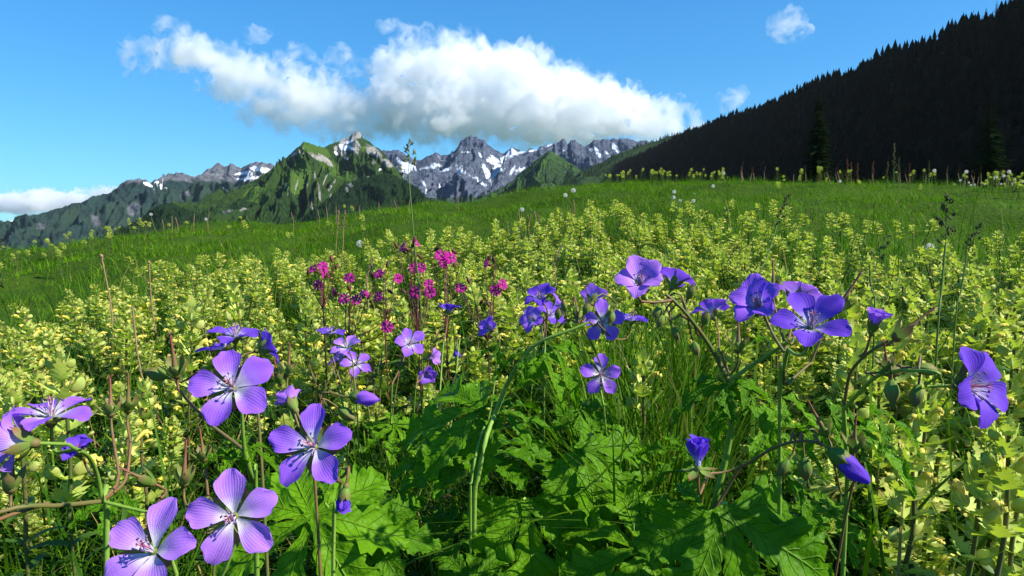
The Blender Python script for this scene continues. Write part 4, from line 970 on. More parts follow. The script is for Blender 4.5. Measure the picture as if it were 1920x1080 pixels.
sh(Dp, 285, 905, .37, (-.75, .5, .2), 1.05, (300, 935, .36), 3); sh(Dp, 345, 905, .38, (.05, 1, .1), 1.15, (350, 950, .37), 0); sh(Dp, 382, 860, .42, (-.1, 1, .1), 1., (390, 930, .40), 1)
stem(Dp, [at(300, 935, .36), at(285, 962, .36)], [.001, .001], mat_redstem); stem(Dp, [at(350, 950, .37), at(380, 940, .39), at(390, 930, .40), at(400, 1080, .40), Dp.location + Vector((.03, .02, 0))], [.001, .0016], mat_redstem)
lf(Dp, 230, 925, .46, (.1, .85, .4), (-.6, .0, .6), 170, 4, (250, 1050, .46))
# E: the tall leafy one in the middle
E_ = cranesbill('tall cranesbill with a thick leafy stem leaning right across the middle', at(893, 1120, .60))
nE = (930, 772, .55); tE = (1062, 622, .52)
stem(E_, [E_.location, at(889, 985, .535), at(898, 890, .525), at(912, 820, .525), at(*nE)], [.0026, .0023, .0021])
stem(E_, [E_.location + Vector((-.004, 0, 0)), at(882, 980, .53), at(884, 900, .522), at(893, 850, .524), at(908, 800, .535)], [.0015, .0013], mat_stem)
stem(E_, [at(*nE), at(955, 712, .54), at(985, 665, .53), at(1015, 640, .525), at(*tE), at(1105, 604, .52)], [.0026, .0018, .0011], mat_stem)
lf(E_, 905, 768, .56, (-.12, .78, .60), (-.97, -.05, .0), 300, 8, nE); lf(E_, 938, 768, .555, (.05, .95, .28), (.95, .02, .1), 220, 4, nE); lf(E_, 930, 762, .56, (.0, .9, .4), (-.2, .5, -.6), 170, 5, nE)
nE2 = (893, 848, .572)
lf(E_, 884, 846, .575, (-.05, .92, .36), (-.95, .05, .0), 300, 9, nE2); lf(E_, 915, 845, .58, (.0, .96, .26), (.95, .08, -.1), 290, 9, nE2)
for q in ((1010, 665, (.3, .75, .55), (.55, -.6, .4), 180, 5), (985, 660, (-.2, .85, .4), (-.9, .1, .3), 140, 5), (1035, 650, (.3, .5, .8), (.6, -.75, .3), 200, 5), (940, 645, (-.2, .9, .3), (-.8, .3, .2), 110, 5)):
    lf(E_, q[0], q[1], .53, q[2], q[3], q[4], q[5], (1000, 650, .527))
lf(E_, 1085, 838, .57, (.18, .74, .64), (.80, -.50, .25), 330, 8, (980, 1000, .60)); lf(E_, 985, 940, .55, (.02, .50, .86), (.15, -.88, .42), 340, 8, (930, 1060, .58))
lf(E_, 884, 1092, .52, (-.05, .60, .80), (.02, .75, -.50), 220, 8, (890, 1150, .55)); lf(E_, 838, 1010, .60, (-.1, .6, .8), (-.35, .8, -.4), 150, 9, (880, 1080, .60))
lf(E_, 1090, 768, .66, (.1, .75, .6), (.5, -.55, .5), 150, 7, (1040, 960, .66)); lf(E_, 1205, 1030, .50, (-.15, .75, .62), (-.75, .45, -.2), 330, 6, (1180, 1180, .54)); lf(E_, 720, 965, .64, (.1, .85, .45), (-.8, .1, .2), 150, 7, (850, 1090, .62))
fl(E_, 1130, 603, 84, (.0, .10, .98), 0, 4, node=(1105, 604, .56), seed=31, mat=mat_petal, droop=-.1); fl(E_, 1110, 566, 72, (.3, .55, -.6), 0, 30, 'cup', mat_petalpale, .9, node=(1085, 600, .53), seed=32); fl(E_, 1184, 602, 76, (.2, .97, .1), 15, 8, mat=mat_petaldeep, node=(1120, 606, .55), seed=33)
for k, q in enumerate(((1060, 585, .53), (1078, 575, .53), (1095, 590, .52), (1150, 585, .53), (1045, 600, .53))): bd(E_, *q, ((-.2, .1, .3)[k % 3], -.6 if k % 2 else .9, .2), 0, .8, (1085, 606, .52))
# F: small flowers behind, left of the middle
F_ = cranesbill('cluster of small violet cranesbill flowers in the grass, behind and left of the leafy stem', at(690, 900, .80))
fl(F_, 650, 652, 66, (-.25, .80, .5), 0, 16, node=(668, 740, .74), seed=41, mat=mat_petalpale); fl(F_, 668, 684, 62, (.25, .62, .7), 20, 12, node=(668, 740, .74), seed=42, mat=mat_petal); fl(F_, 640, 675, 52, (-.5, .7, .3), 20, 22, 'cup', node=(668, 740, .74), seed=48)
fl(F_, 768, 645, 66, (.30, .48, .8), 10, 16, node=(735, 720, .74), seed=43); fl(F_, 804, 672, 52, (.8, .25, .4), 0, 45, 'cup', mat_petalpale, .8, node=(780, 730, .74), seed=44, missing=(1,)); fl(F_, 800, 698, 50, (.2, -.3, .8), 0, 40, 'cup', mat_petal, .8, node=(780, 720, .74), seed=49)
fl(F_, 620, 626, 62, (.05, .98, .12), 0, 8, mat=mat_petaldeep, node=(640, 720, .78), seed=45); fl(F_, 840, 588, 58, (.1, .95, -.05), 18, 34, 'cup', mat_petaldeep, node=(832, 640, .80), seed=46); fl(F_, 922, 618, 56, (-.55, .4, .6), 0, 36, 'cup', mat_petal, node=(935, 680, .80), seed=47, missing=(3,))
fl(F_, 857, 650, 46, (0, -.9, .2), 0, 72, 'shut', mat_petaldeep, .8, node=(862, 635, .8), seed=50)
for a_ in ((668, 740, .74), (735, 720, .74), (780, 720, .74), (640, 720, .78), (832, 640, .80), (862, 635, .80), (935, 680, .80)): stem(F_, [at(*a_), at(a_[0] * .8 + 140, 860, .78), F_.location], [.0011, .0019], mat_stem)
for k, q in enumerate(((590, 715, .78), (628, 706, .78), (700, 705, .75), (715, 690, .76), (750, 690, .75), (690, 720, .75), (815, 640, .80), (880, 640, .80), (605, 730, .78))): sh(F_, *q, ((-.3 + .12 * k), .9, .1), .95, (q[0] * .7 + 210, 780, q[2]), k)
lf(F_, 740, 800, .76, (.1, .85, .45), (.6, -.2, .5), 150, 0, (700, 860, .79))
# G: blue group in the middle distance and the single open flower
G_ = cranesbill('cranesbill with a tight bunch of blue violet flowers behind the leaning leafy stem', at(1020, 760, .90))
fl(G_, 1016, 562, 74, (-.35, .72, .45), 0, 22, 'cup', mat_petaldeep, node=(1022, 640, .68), seed=51); fl(G_, 1030, 592, 66, (.5, .6, .5), 0, 18, mat=mat_petaldeep, node=(1022, 640, .68), seed=52); fl(G_, 1002, 600, 62, (-.5, .4, .7), 30, 20, 'cup', mat_petal, node=(1022, 640, .68), seed=53); fl(G_, 1040, 575, 54, (.7, .5, .2), 0, 30, 'cup', mat_petal, node=(1022, 640, .68), seed=54)
stem(G_, [at(1022, 640, .68), at(1020, 740, .70), G_.location], [.0011, .0019])
H_ = cranesbill('cranesbill with a single small open flower facing the camera right of the leafy stem', at(1135, 960, .72))
fl(H_, 1126, 702, 82, (-.02, .12, .99), 0, 5, node=(1132, 760, .60), seed=57, red=False, label='open violet flower facing the camera')
stem(H_, [at(1132, 760, .60), at(1136, 860, .63), H_.location], [.0011, .0018]); lf(H_, 1130, 800, .62, (.1, .8, .55), (.4, -.5, .6), 140, 5, (1136, 860, .63))
# I: the right-hand plant
I_ = cranesbill('tall branching cranesbill with pale side-on flower on top and drooping leaf below', at(1330, 1150, .52))
n1, n2, n3 = (1340, 945, .46), (1366, 715, .44), (1272, 572, .42)
stem(I_, [I_.location, at(1336, 1010, .47), at(*n1), at(1358, 870, .455), at(1372, 790, .448), at(*n2)], [.0034, .0030, .0025])
stem(I_, [at(*n2), at(1335, 655, .435), at(1300, 605, .425), at(*n3), at(1248, 552, .42)], [.0021, .0016, .0012], mat_redstem)
stem(I_, [at(*n2), at(1410, 685, .43), at(1450, 660, .42), at(1480, 640, .40)], [.0018, .0013], mat_stem)
fl(I_, 1200, 535, 124, (-.10, .55, .82), 25, 40, 'cup', mat_petalpale, 1.0, node=(1262, 562, .42), seed=61, label='pale lilac flower seen from the side')
fl(I_, 1262, 535, 88, (.42, .78, -.30), 0, 28, 'cup', mat_petal, node=(1275, 590, .43), seed=62); fl(I_, 1338, 592, 84, (-.1, .80, -.45), 20, 24, 'cup', mat_petal, node=(1352, 660, .45), seed=63)
stem(I_, [at(1352, 660, .45), at(1366, 700, .445)], [.001, .0012], mat_redstem, name='flower_stalk'); stem(I_, [at(1275, 590, .43), at(1300, 605, .425)], [.001, .001], mat_redstem, name='flower_stalk')
sh(I_, 1384, 655, .43, (0, 1, .05), 1.15, (1372, 700, .44), 1)
for k, q in enumerate(((1245, 590, .43, -.7), (1262, 612, .43, -.9), (1300, 640, .43, -.8), (1240, 575, .425, -.5), (1290, 560, .43, .8), (1318, 610, .43, .7))): bd(I_, q[0], q[1], q[2], ((-.4, .3, .2)[k % 3], q[3], .2), 0, .75, (1290, 592, .424))
for q in ((1300, 705, (-.1, .85, .45), (-.85, -.25, .3), 210, 5), (1420, 735, (.2, .75, .6), (.5, -.7, .4), 230, 5), (1350, 740, (-.2, .6, .75), (-.3, -.8, .4), 190, 5), (1430, 690, (.2, .9, .3), (.8, .2, .2), 170, 5)):
    lf(I_, 1366 + (q[0] - 1366) * .2, 715 + (q[1] - 715) * .25, .44, q[2], q[3], q[4], q[5], n2)
lf(I_, 1355, 958, .42, (.02, .48, .87), (.28, -.82, .45), 480, 8, n1, .9); lf(I_, 1320, 955, .45, (-.3, .7, .6), (-.85, -.2, .4), 260, 4, n1); lf(I_, 1470, 880, .47, (.2, .6, .75), (.45, -.7, .4), 260, 5, (1400, 870, .455)); lf(I_, 1440, 800, .50, (.1, .85, .5), (.7, .1, .5), 230, 4, (1372, 820, .45))
lf(I_, 1560, 960, .56, (.2, .85, .4), (.6, -.1, .5), 200, 0, (1400, 1120, .54)); lf(I_, 1290, 845, .56, (-.1, .8, .55), (-.6, .1, .5), 190, 4, (1340, 960, .52))
# J: bud and half-closed flower springing from the same node, to its right and left
J_ = cranesbill('cranesbill with half closed upright flower and furled violet bud, before the tall branching one', at(1345, 1180, .47))
stem(J_, [at(1318, 888, .42), at(1360, 885, .425), at(1400, 870, .42), at(1455, 838, .40), at(1510, 826, .385), at(1545, 835, .38)], [.0009, .0011, .0010], mat_redstem)
stem(J_, [at(1338, 960, .43), at(1352, 935, .43), at(1385, 880, .423)], [.0012, .0010], mat_redstem); stem(J_, [at(1338, 960, .43), at(1342, 1060, .45), J_.location], [.0014, .002], mat_redstem)
fl(J_, 1309, 872, 130, (-.04, .99, .05), 0, 78, 'shut', mat_petaldeep, 1.0, node=(1325, 888, .42), seed=71, label='half closed deep violet flower standing upright', calyx='reflex')
bd(J_, 1553, 842, .375, (.72, -.62, .25), 2, 1.1, (1535, 830, .38), 'bud with furled deep violet petals'); bd(J_, 1508, 858, .39, (.05, -.98, .1), 0, 1.05, (1500, 828, .386)); bd(J_, 1478, 862, .40, (-.5, -.8, .1), 0, .9, (1480, 832, .39))
sh(J_, 1548, 812, .43, (-.45, .85, .1), 1.2, (1560, 850, .42), 2); sh(J_, 1602, 840, .43, (.02, 1, .05), 1.25, (1605, 900, .42), 3); stem(J_, [at(1560, 850, .42), at(1580, 930, .44), at(1605, 900, .42), at(1580, 1000, .45), J_.location + Vector((.06, .02, 0))], [.0008, .0014], mat_redstem)
for k in range(5): sh(J_, 1330 + 6 * k, 968 + 4 * (k % 2), .428, (-.6 + .25 * k, -.7, .3), .62, None, k)
# K: the big pair of flowers at upper right
K_ = cranesbill('cranesbill with large open violet flower next to a deep violet cup flower', at(1480, 1150, .50))
fl(K_, 1520, 614, 158, (-.15, .74, .64), 20, 22, mat=mat_petaldeep, jit=11, node=(1478, 655, .36), seed=81, label='large open violet flower with white centre', red=False); fl(K_, 1424, 576, 132, (-.50, .48, .70), 10, 36, 'cup', mat_petal, 1.0, node=(1470, 660, .37), seed=82, label='deep violet cup shaped flower')  # deep colour on the large flower stands in for petals turned from the sun
fl(K_, 1492, 562, 100, (.25, .85, -.25), 0, 26, 'cup', mat_petalpale, node=(1475, 640, .42), seed=83); fl(K_, 1520, 575, 88, (.6, .6, -.1), 0, 30, 'cup', mat_petalpale, node=(1475, 640, .42), seed=84)
stem(K_, [at(1475, 640, .42), at(1470, 680, .40), at(1470, 720, .41)], [.001, .0013], mat_redstem); stem(K_, [at(1478, 655, .36), at(1470, 690, .38), at(1462, 800, .42), K_.location], [.0013, .0022], mat_stem)
sh(K_, 1570, 580, .42, (.5, .8, .1), 1.2, (1520, 680, .42), 0); sh(K_, 1450, 540, .44, (0, 1, 0), .9, (1470, 640, .43), 1); stem(K_, [at(1520, 680, .42), at(1475, 720, .41)], [.001, .0012], mat_redstem)
lf(K_, 1440, 640, .42, (.0, .88, .4), (.1, .5, -.5), 120, 5, (1465, 720, .40)); lf(K_, 1470, 745, .46, (.2, .85, .4), (.6, -.3, .4), 190, 5, (1466, 770, .42)); lf(K_, 1560, 780, .50, (.1, .85, .45), (.6, .1, .5), 190, 4, (1470, 840, .45))
# L: the far right one
L_ = cranesbill('cranesbill with a long arching branch ending in a sideways violet flower at the right edge', at(1575, 1100, .52))
nL = (1582, 768, .44)
fl(L_, 1810, 724, 178, (.46, .12, .88), 26, 18, 'cup', mat_petaldeep, 1.4, node=(1690, 694, .36), seed=91, red=False, mid=[(1760, 700, .33)], label='deep violet flower facing right')
stem(L_, [at(*nL), at(1612, 735, .42), at(1645, 705, .39), at(1690, 694, .36)], [.0016, .0012], mat_stem); stem(L_, [at(*nL), at(1588, 880, .46), at(1585, 980, .49), L_.location], [.0018, .0026])
stem(L_, [at(*nL), at(1590, 715, .43), at(1600, 690, .42), at(1630, 660, .41), at(1665, 640, .40)], [.0014, .001], mat_redstem)
fl(L_, 1636, 618, 100, (.12, .92, .3), 0, 66, 'shut', mat_petalpale, .80, node=(1612, 668, .41), seed=92, label='half open lilac flower'); sh(L_, 1682, 632, .40, (.7, .65, .1), 1.3, (1660, 642, .40), 2)
bd(L_, 1672, 712, .37, (-.05, -.97, .2), 0, 1.05, (1660, 700, .38)); bd(L_, 1722, 722, .36, (-.25, -.9, .2), 0, .95, (1722, 692, .35)); bd(L_, 1650, 698, .38, (.85, .1, .2), 0, .95, (1640, 705, .385)); bd(L_, 1715, 690, .36, (.9, -.1, .2), 0, .9, (1695, 694, .36)); sh(L_, 1665, 690, .375, (-.2, .95, .1), .9, (1670, 698, .37), 3)
lf(L_, 1600, 800, .47, (.0, .85, .45), (.5, -.4, .5), 230, 5, nL); lf(L_, 1640, 770, .46, (.2, .85, .4), (.9, .0, .3), 190, 5, nL); lf(L_, 1560, 790, .47, (-.2, .85, .4), (-.8, -.2, .4), 170, 5, nL)
P = at(1216, 1052, .50); o = link('fallen_petal', petal_mesh('shut', 1, mat_petaldeep), label='single fallen blue petal low among the leaves at the bottom', cat='petal'); o.matrix_world = frame(camdir((.2, .2, .9)), camdir((-.3, .9, 0)), P)
# ------------------------------------------------------------------ yellow rattle
def bract_geo(L=.0195, Wd=.0185, lift=.5, seed=0, rows=11):
    rs = np.random.RandomState(seed); t = np.linspace(0, 1, rows); hw = Wd / 2 * (1 - t) ** .75 * (.55 + .45 * sstep(0, .22, t)); tooth = np.where(np.arange(rows) % 2, 1.36, .64); tooth[0] = 1
    hw = hw * tooth + .0002; x = L * (t + .05 * (np.arange(rows) % 2)); z = L * (lift * t ** 1.6)
    A = np.stack([x + .001, hw, z + hw * .45], -1); Mi = np.stack([x, 0 * t, z], -1); B = np.stack([x + .001, -hw, z + hw * .45], -1)
    V = np.stack([A, Mi, B], 1).reshape(-1, 3); return V, grid_faces(rows, 3), np.stack([np.repeat(t, 3), np.tile([-1, 0, 1], rows)], -1)
def calyx_r(seed=0):
    """flat inflated pouch with a toothed mouth"""
    V, F, U = blob((0, 0, 0), (.0048, .0016, .0056), None, 8, 12)
    V = V.copy(); V[:, 2] += .0060; top = sstep(.0085, .0125, V[:, 2]); V[:, 2] += top * .0018 * np.cos(4 * np.arctan2(V[:, 1] * 3, V[:, 0])); V[:, 0] *= 1 + .10 * np.sin(V[:, 2] * 260) - .25 * top; return V, F, U
def corolla_r():
    return tube([(0, 0, 0), (0, 0, .006), (.0012, 0, .011), (.0046, 0, .0138), (.0080, 0, .0128)], [.0013, .0018, .0026, .0027, .0012], 7, 8)
def lipr(): return tube([(.0012, 0, .0095), (.0046, 0, .0098), (.0070, 0, .0082)], [.0016, .0018, .0008], 6, 5)
def rleaf_geo(L, Wd, seed):
    rs = np.random.RandomState(seed); rows = 15; t = np.linspace(0, 1, rows); hw = Wd / 2 * (1 - t) ** .8 * (.4 + .6 * sstep(0, .18, t)) * np.where(np.arange(rows) % 2, 1.12, .82) + .0002
    z = L * (.25 * t - .55 * t ** 2.2); x = L * t
    V = np.stack([np.stack([x, hw, z + hw * .35], -1), np.stack([x, 0 * t, z], -1), np.stack([x, -hw, z + hw * .35], -1)], 1).reshape(-1, 3)
    return V, grid_faces(rows, 3), np.stack([np.repeat(t, 3), np.tile([-1, 0, 1], rows)], -1)
def place(z, a, pitch, loc=(0, 0, 0)): return Matrix.Translation((loc[0], loc[1], z)) @ Matrix.Rotation(a, 4, 'Z') @ Matrix.Translation((.0012, 0, 0)) @ Matrix.Rotation(-pitch, 4, 'Y')
def rattle_layout(seed, h, nodes):
    """transforms of every piece on one plant of height h"""
    rs = np.random.RandomState(seed); out = dict(bract=[], calyx=[], flower=[], leaf=[], top=[])
    z = h * .985; gap = .0052; a = rs.rand() * 6.28
    zs = []
    for i in range(nodes): z -= gap; gap = min(gap * 1.22, .017); zs.append(z)
    for i, z in enumerate(zs):
        sc = .50 + .50 * min(1, i / 4); op = .75 - .55 * min(1, i / 6)             # top bracts stand up, low ones spread
        for q in (0, math.pi):
            aa = a + q + rs.uniform(-.25, .25)
            out['bract'].append(place(z, aa, op + rs.uniform(-.2, .2)) @ Matrix.Diagonal((sc * rs.uniform(.9, 1.2), sc * rs.uniform(.9, 1.25), sc, 1)))
            if i > 0:
                if rs.rand() < .8: out['calyx'].append(place(z + .001, aa, 0) @ Matrix.Translation((.0045 * sc, 0, .0005)) @ Matrix.Rotation(.62 + rs.uniform(-.15, .15), 4, 'Y') @ Matrix.Rotation(rs.uniform(-.4, .4), 4, 'Z') @ Matrix.Scale(sc * rs.uniform(.85, 1.12), 4))
                if 1 < i < nodes - 1 and rs.rand() < .28: out['flower'].append(place(z + .001, aa, 0) @ Matrix.Translation((.0050 * sc, 0, .0048)) @ Matrix.Rotation(.60 + rs.uniform(-.15, .15), 4, 'Y') @ Matrix.Scale(sc, 4))
        a += math.pi / 2 + rs.uniform(-.15, .15)
    z = zs[-1]
    while z > h * .12:
        z -= .024 + .012 * rs.rand()
        for q in (0, math.pi): out['leaf'].append(place(z, a + q + rs.uniform(-.2, .2), rs.uniform(-.1, .5)) @ Matrix.Scale(rs.uniform(.75, 1.15), 4))
        a += math.pi / 2
    return out
BR = [bract_geo(seed=i, lift=.35 + .2 * i) for i in range(3)]; CA = calyx_r(); CO = corolla_r(); LI = lipr(); RL = [rleaf_geo(.030 + .006 * i, .010, i) for i in range(3)]
me_bract = [PB().addm(g).mesh('bract', mat_bract) for g in BR]; me_cal = PB().addm(CA).mesh('calyx', mat_calyx); me_cor = PB().addm(CO).addm(LI).mesh('floret', mat_corolla); me_rl = [PB().addm(g).mesh('leaf', mat_rleaf) for g in RL]
def rstem_geo(h, seed, hi=1.0, lo=0.):
    rs = np.random.RandomState(seed); w = rs.uniform(-.006, .006, 2)
    return tube([(0, 0, h * lo), (w[0], w[1], h * (lo + (hi - lo) * .4)), (0, 0, h * hi)], [.0019, .0014], 6, 10)
def near_rattle(P, h, seed, label, nodes, size=1.0):
    e = link('yellow_rattle', None, label=label, cat='flower', group='yellow rattle plants'); rs = np.random.RandomState(seed)
    e.location = P; e.rotation_euler = (rs.uniform(-.1, .1), rs.uniform(-.1, .1), rs.rand() * 6.28); e.empty_display_size = .05
    lay_ = rattle_layout(seed, h / size, nodes); Sz = Matrix.Scale(size, 4)
    st = link('stem', PB().addm(rstem_geo(h, seed, .62)).mesh('stem', mat_rstem), e)
    sp = link('flower_spike', PB().addm(rstem_geo(h, seed, .99, .62)).mesh('flower_spike', mat_rstem), e)
    for k, M in enumerate(lay_['leaf']): link('leaf', me_rl[k % 3], e).matrix_local = Sz @ M
    for k, M in enumerate(lay_['bract']): link('bract', me_bract[(k + seed) % 3], sp).matrix_local = Sz @ M
    for M in lay_['calyx']: link('calyx', me_cal, sp).matrix_local = Sz @ M
    for M in lay_['flower']: link('floret', me_cor, sp).matrix_local = Sz @ M
    return e
def ratgeo(seed, h, nodes):
    """one plant as plain geometry: stem, foliage, blossoms"""
    L = rattle_layout(seed, h, nodes); b = PB(); f = PB(); s_ = PB().addm(rstem_geo(h, seed))
    for k, M in enumerate(L['leaf']): f.addm(RL[k % 3], M)
    for k, M in enumerate(L['bract']): b.addm(BR[(k + seed) % 3], M, 0)
    for M in L['calyx']: b.addm(CA, M, 1)
    for M in L['flower']: b.addm(CO, M, 2); b.addm(LI, M, 2)
    return s_, f, b
# the near ones with every bract a piece of its own: (px of spike middle, py, distance, size, nodes, label)
NEARR = [(112, 668, .62, 1.25, 9, 'large yellow rattle with brownish tinged bracts at the left, above the edge-on violet flower'),
         (30, 735, .60, 1.0, 7, 'yellow rattle close to the left edge just above the sideways flower'),
         (255, 730, .72, 1.0, 7, 'yellow rattle behind the red beaked seed heads on the left'),
         (190, 800, .55, .95, 6, 'low yellow rattle behind the crumpled violet flower'),
         (325, 575, .92, 1.25, 9, 'tall pale yellow rattle standing out left of the magenta flowers'),
         (480, 540, 1.05, 1.2, 9, 'pale yellow rattle just left of the magenta campions'),
         (600, 570, 1.0, 1.15, 8, 'pale yellow rattle right below the leftmost magenta campion'),
         (1205, 670, .66, .95, 6, 'small yellow rattle right of the open violet flower facing the camera'),
         (1690, 745, .60, 1.05, 7, 'yellow rattle behind the two nodding green buds'),
         (1700, 830, .56, 1.1, 7, 'yellow rattle below the arching branch on the right'),
         (1790, 850, .52, 1.1, 7, 'yellow rattle under the sideways violet flower at the right'),
         (1650, 800, .62, 1.1, 7, 'yellow rattle right of the bud with furled violet petals'),
         (1870, 800, .50, 1.1, 7, 'yellow rattle at the right edge just below the sideways flower'),
         (1900, 900, .50, 1.2, 7, 'yellow rattle with tan tinged bracts at the right edge, lower one'),
         (1830, 980, .52, 1.15, 7, 'yellow rattle low in the bottom right corner'),
         (1600, 620, .80, 1.2, 8, 'yellow rattle right beside the large open violet flower'),
         (1700, 590, .85, 1.25, 8, 'bright yellow rattle above the half open lilac flower on the right'),
         (1450, 520, .95, 1.2, 8, 'yellow rattle standing above the violet cup flower'),
         (1880, 640, .75, 1.2, 8, 'yellow rattle above the sideways violet flower at the right edge'),
         (1790, 560, .90, 1.2, 8, 'yellow rattle below the dark grass head on the right')]
occupied = []
for k, (px, py, d, sz, nd, lab) in enumerate(NEARR):
    P = at(px, py - 34 * sz * .62 / d * .6, d); g = float(ground_h(P.x, P.y)); h = max(.12, P.z - g)
    near_rattle(Vector((P.x, P.y, g)), h, 300 + k, lab, nd, sz * 1.05); occupied.append((P.x, P.y))
# the patch: the 280 that show largest are plants of their own, the rest one mass
rs = np.random.RandomState(33); RV = []
for k in range(10):
    hp = .34; s_, f, b = ratgeo(500 + k, hp, (6, 7, 9, 5, 7, 6, 10, 7, 5, 8)[k]); RV.append((s_, f, b))
RVm = [(s_.mesh('stem', mat_rstem), f.mesh('foliage', mat_rleaf), b.mesh('blossoms', [mat_bract, mat_calyx, mat_corolla])) for s_, f, b in RV]
cand = field(15000, .60, 3.0, -330, 2250, rs, 1.75); rr_ = np.hypot(*cand.T); pxx = az_px(np.arctan2(cand[:, 0], cand[:, 1]))
dens = NZ.fbm(cand[:, 0] * 1.3 + 3, cand[:, 1] * 1.3, 3)
ok = (rr_ < redge(*cand.T) * (1 + .17 * rs.normal(size=len(cand)))) & (dens * 1.4 + rs.rand(len(cand)) > .20)
# open lanes: the grassy middle right of the leafy stem and in front of the big flowers
ok &= ~((rr_ < .95) & (pxx > 640) & (pxx < 1560) & (rs.rand(len(cand)) < .93)); ok &= ~((rr_ < 1.25) & (pxx > 700) & (pxx < 1400) & (rs.rand(len(cand)) < .6)); ok &= ~((rr_ < .8) & (pxx > 330) & (pxx <= 640) & (rs.rand(len(cand)) < .8))
cand = cand[ok]; kept = []
cell = {}
for q in cand:                                          # keep them a hand apart
    sp_ = .022 + .008 * np.hypot(*q); c = (int(q[0] // .06), int(q[1] // .06))
    if any(np.hypot(*(q - o)) < sp_ for i in (-1, 0, 1) for j in (-1, 0, 1) for o in cell.get((c[0] + i, c[1] + j), [])): continue
    cell.setdefault(c, []).append(q); kept.append(q)
kept = np.array(kept); rr_ = np.hypot(*kept.T); print('RATTLES', len(kept))
hts_ = .195 + .12 * rs.rand(len(kept)) ** .8 + .045 * np.clip(NZ.fbm(kept[:, 0] * .9, kept[:, 1] * .9, 2), -1, 1)
hts_ *= 1 - .16 * sstep(1.5, 2.2, rr_)
hts_ *= np.clip(.62 + .38 * (rr_ - .55) / .6, .62, 1)
order = np.argsort(rr_); own = order[:280]; rest = order[280:]
pxx = az_px(np.arctan2(kept[:, 0], kept[:, 1]))
for i in own:
    k = rs.randint(10); P = kept[i]; c = pxx[i]
    zone = 0 if c < 640 else 1 if c < 1300 else 2
    lab = ('pale yellow rattle in the dense patch on the left half of the meadow', 'pale yellow rattle in the patch around and behind the magenta campions', 'pale yellow rattle in the bright patch on the right side of the meadow')[zone]
    e = link('yellow_rattle', None, label=lab, cat='flower', group=('yellow rattle patch on the left', 'yellow rattle patch in the middle', 'yellow rattle patch on the right')[zone]); e.empty_display_size = .05
    sc = hts_[i] / .34; e.location = (P[0], P[1], float(ground_h(*P))); wd = rs.uniform(1.1, 1.6)
    e.scale = (wd, wd, sc); e.rotation_euler = (rs.normal() * .17, rs.normal() * .17, rs.rand() * 6.28)
    for nm, me in zip(('stem', 'foliage', 'blossoms'), RVm[k]): link(nm, me, e)
def mass(name, pts, hts, protos, mats, rs, label, cat, wide=(1.05, 1.55), tilt=.28):
    """many plants as one mesh; protos: lists of (V, {3:..,4:..}, uv, mat index)"""
    big = PB()
    for k in range(len(protos)):
        ids = np.nonzero(rs.randint(len(protos), size=len(pts)) == k)[0] if k < 0 else np.arange(k, len(pts), len(protos))
        if not len(ids): continue
        h0, pbs = protos[k]; a = rs.rand(len(ids)) * 6.28; w_ = rs.uniform(*wide, len(ids)); sz = hts[ids] / h0; lx, ly = rs.uniform(-tilt, tilt, (2, len(ids)))
        for pb, mo in pbs:
            V = np.concatenate(pb.V); U = np.concatenate(pb.U); n = len(V)
            x = V[None, :, 0] * w_[:, None]; y = V[None, :, 1] * w_[:, None]; z = V[None, :, 2] * sz[:, None]
            X = x * np.cos(a)[:, None] - y * np.sin(a)[:, None] + lx[:, None] * z + pts[ids, 0:1]; Y = x * np.sin(a)[:, None] + y * np.cos(a)[:, None] + ly[:, None] * z + pts[ids, 1:2]
            VV = np.stack([X, Y, z + ground_h(pts[ids, 0], pts[ids, 1])[:, None]], -1).reshape(-1, 3)
            o0 = big.n; big.V.append(VV); big.U.append(np.tile(U, (len(ids), 1))); big.n += len(VV)
            for q in (3, 4):
                if pb.F[q]:
                    F = np.concatenate(pb.F[q]); mi = np.concatenate(pb.M[q]) + mo
                    big.F[q].append((F[None] + (np.arange(len(ids)) * n)[:, None, None]).reshape(-1, q) + o0); big.M[q].append(np.tile(mi, len(ids)))
    return link(name, big.mesh(name, mats), label=label, cat=cat, kind='stuff')
mats_r = [mat_bract, mat_calyx, mat_corolla, mat_rleaf, mat_rstem]
prot = [(.34, [(b, 0), (f, 3), (s_, 4)]) for s_, f, b in RV]
# a few more straggle over the pasture and on the crest
ex = []
for (px0, px1, r0, r1, n) in ((60, 330, 6.2, 8.2, 26), (1120, 1360, 8.6, 10.4, 46), (1840, 1960, 7.5, 10.4, 40), (1400, 1840, 7, 10.5, 26), (0, 700, 3, 8, 24), (1400, 1900, 2.0, 3.4, 36), (900, 1500, 2.2, 3.2, 40), (-40, 800, 2.0, 3.2, 40)): ex.append(field(n, r0, r1, px0, px1, rs, 1.6))
ex = np.concatenate(ex); pts = np.concatenate([kept[rest], ex]); hh = np.concatenate([hts_[rest], .14 + .08 * rs.rand(len(ex))]); sh_ = rs.permutation(len(pts))
mass('yellow_rattle_patch', pts[sh_], hh[sh_], prot, mats_r, rs, 'distant mass of pale yellow rattle spikes at the back of the flower patch', 'flowers')

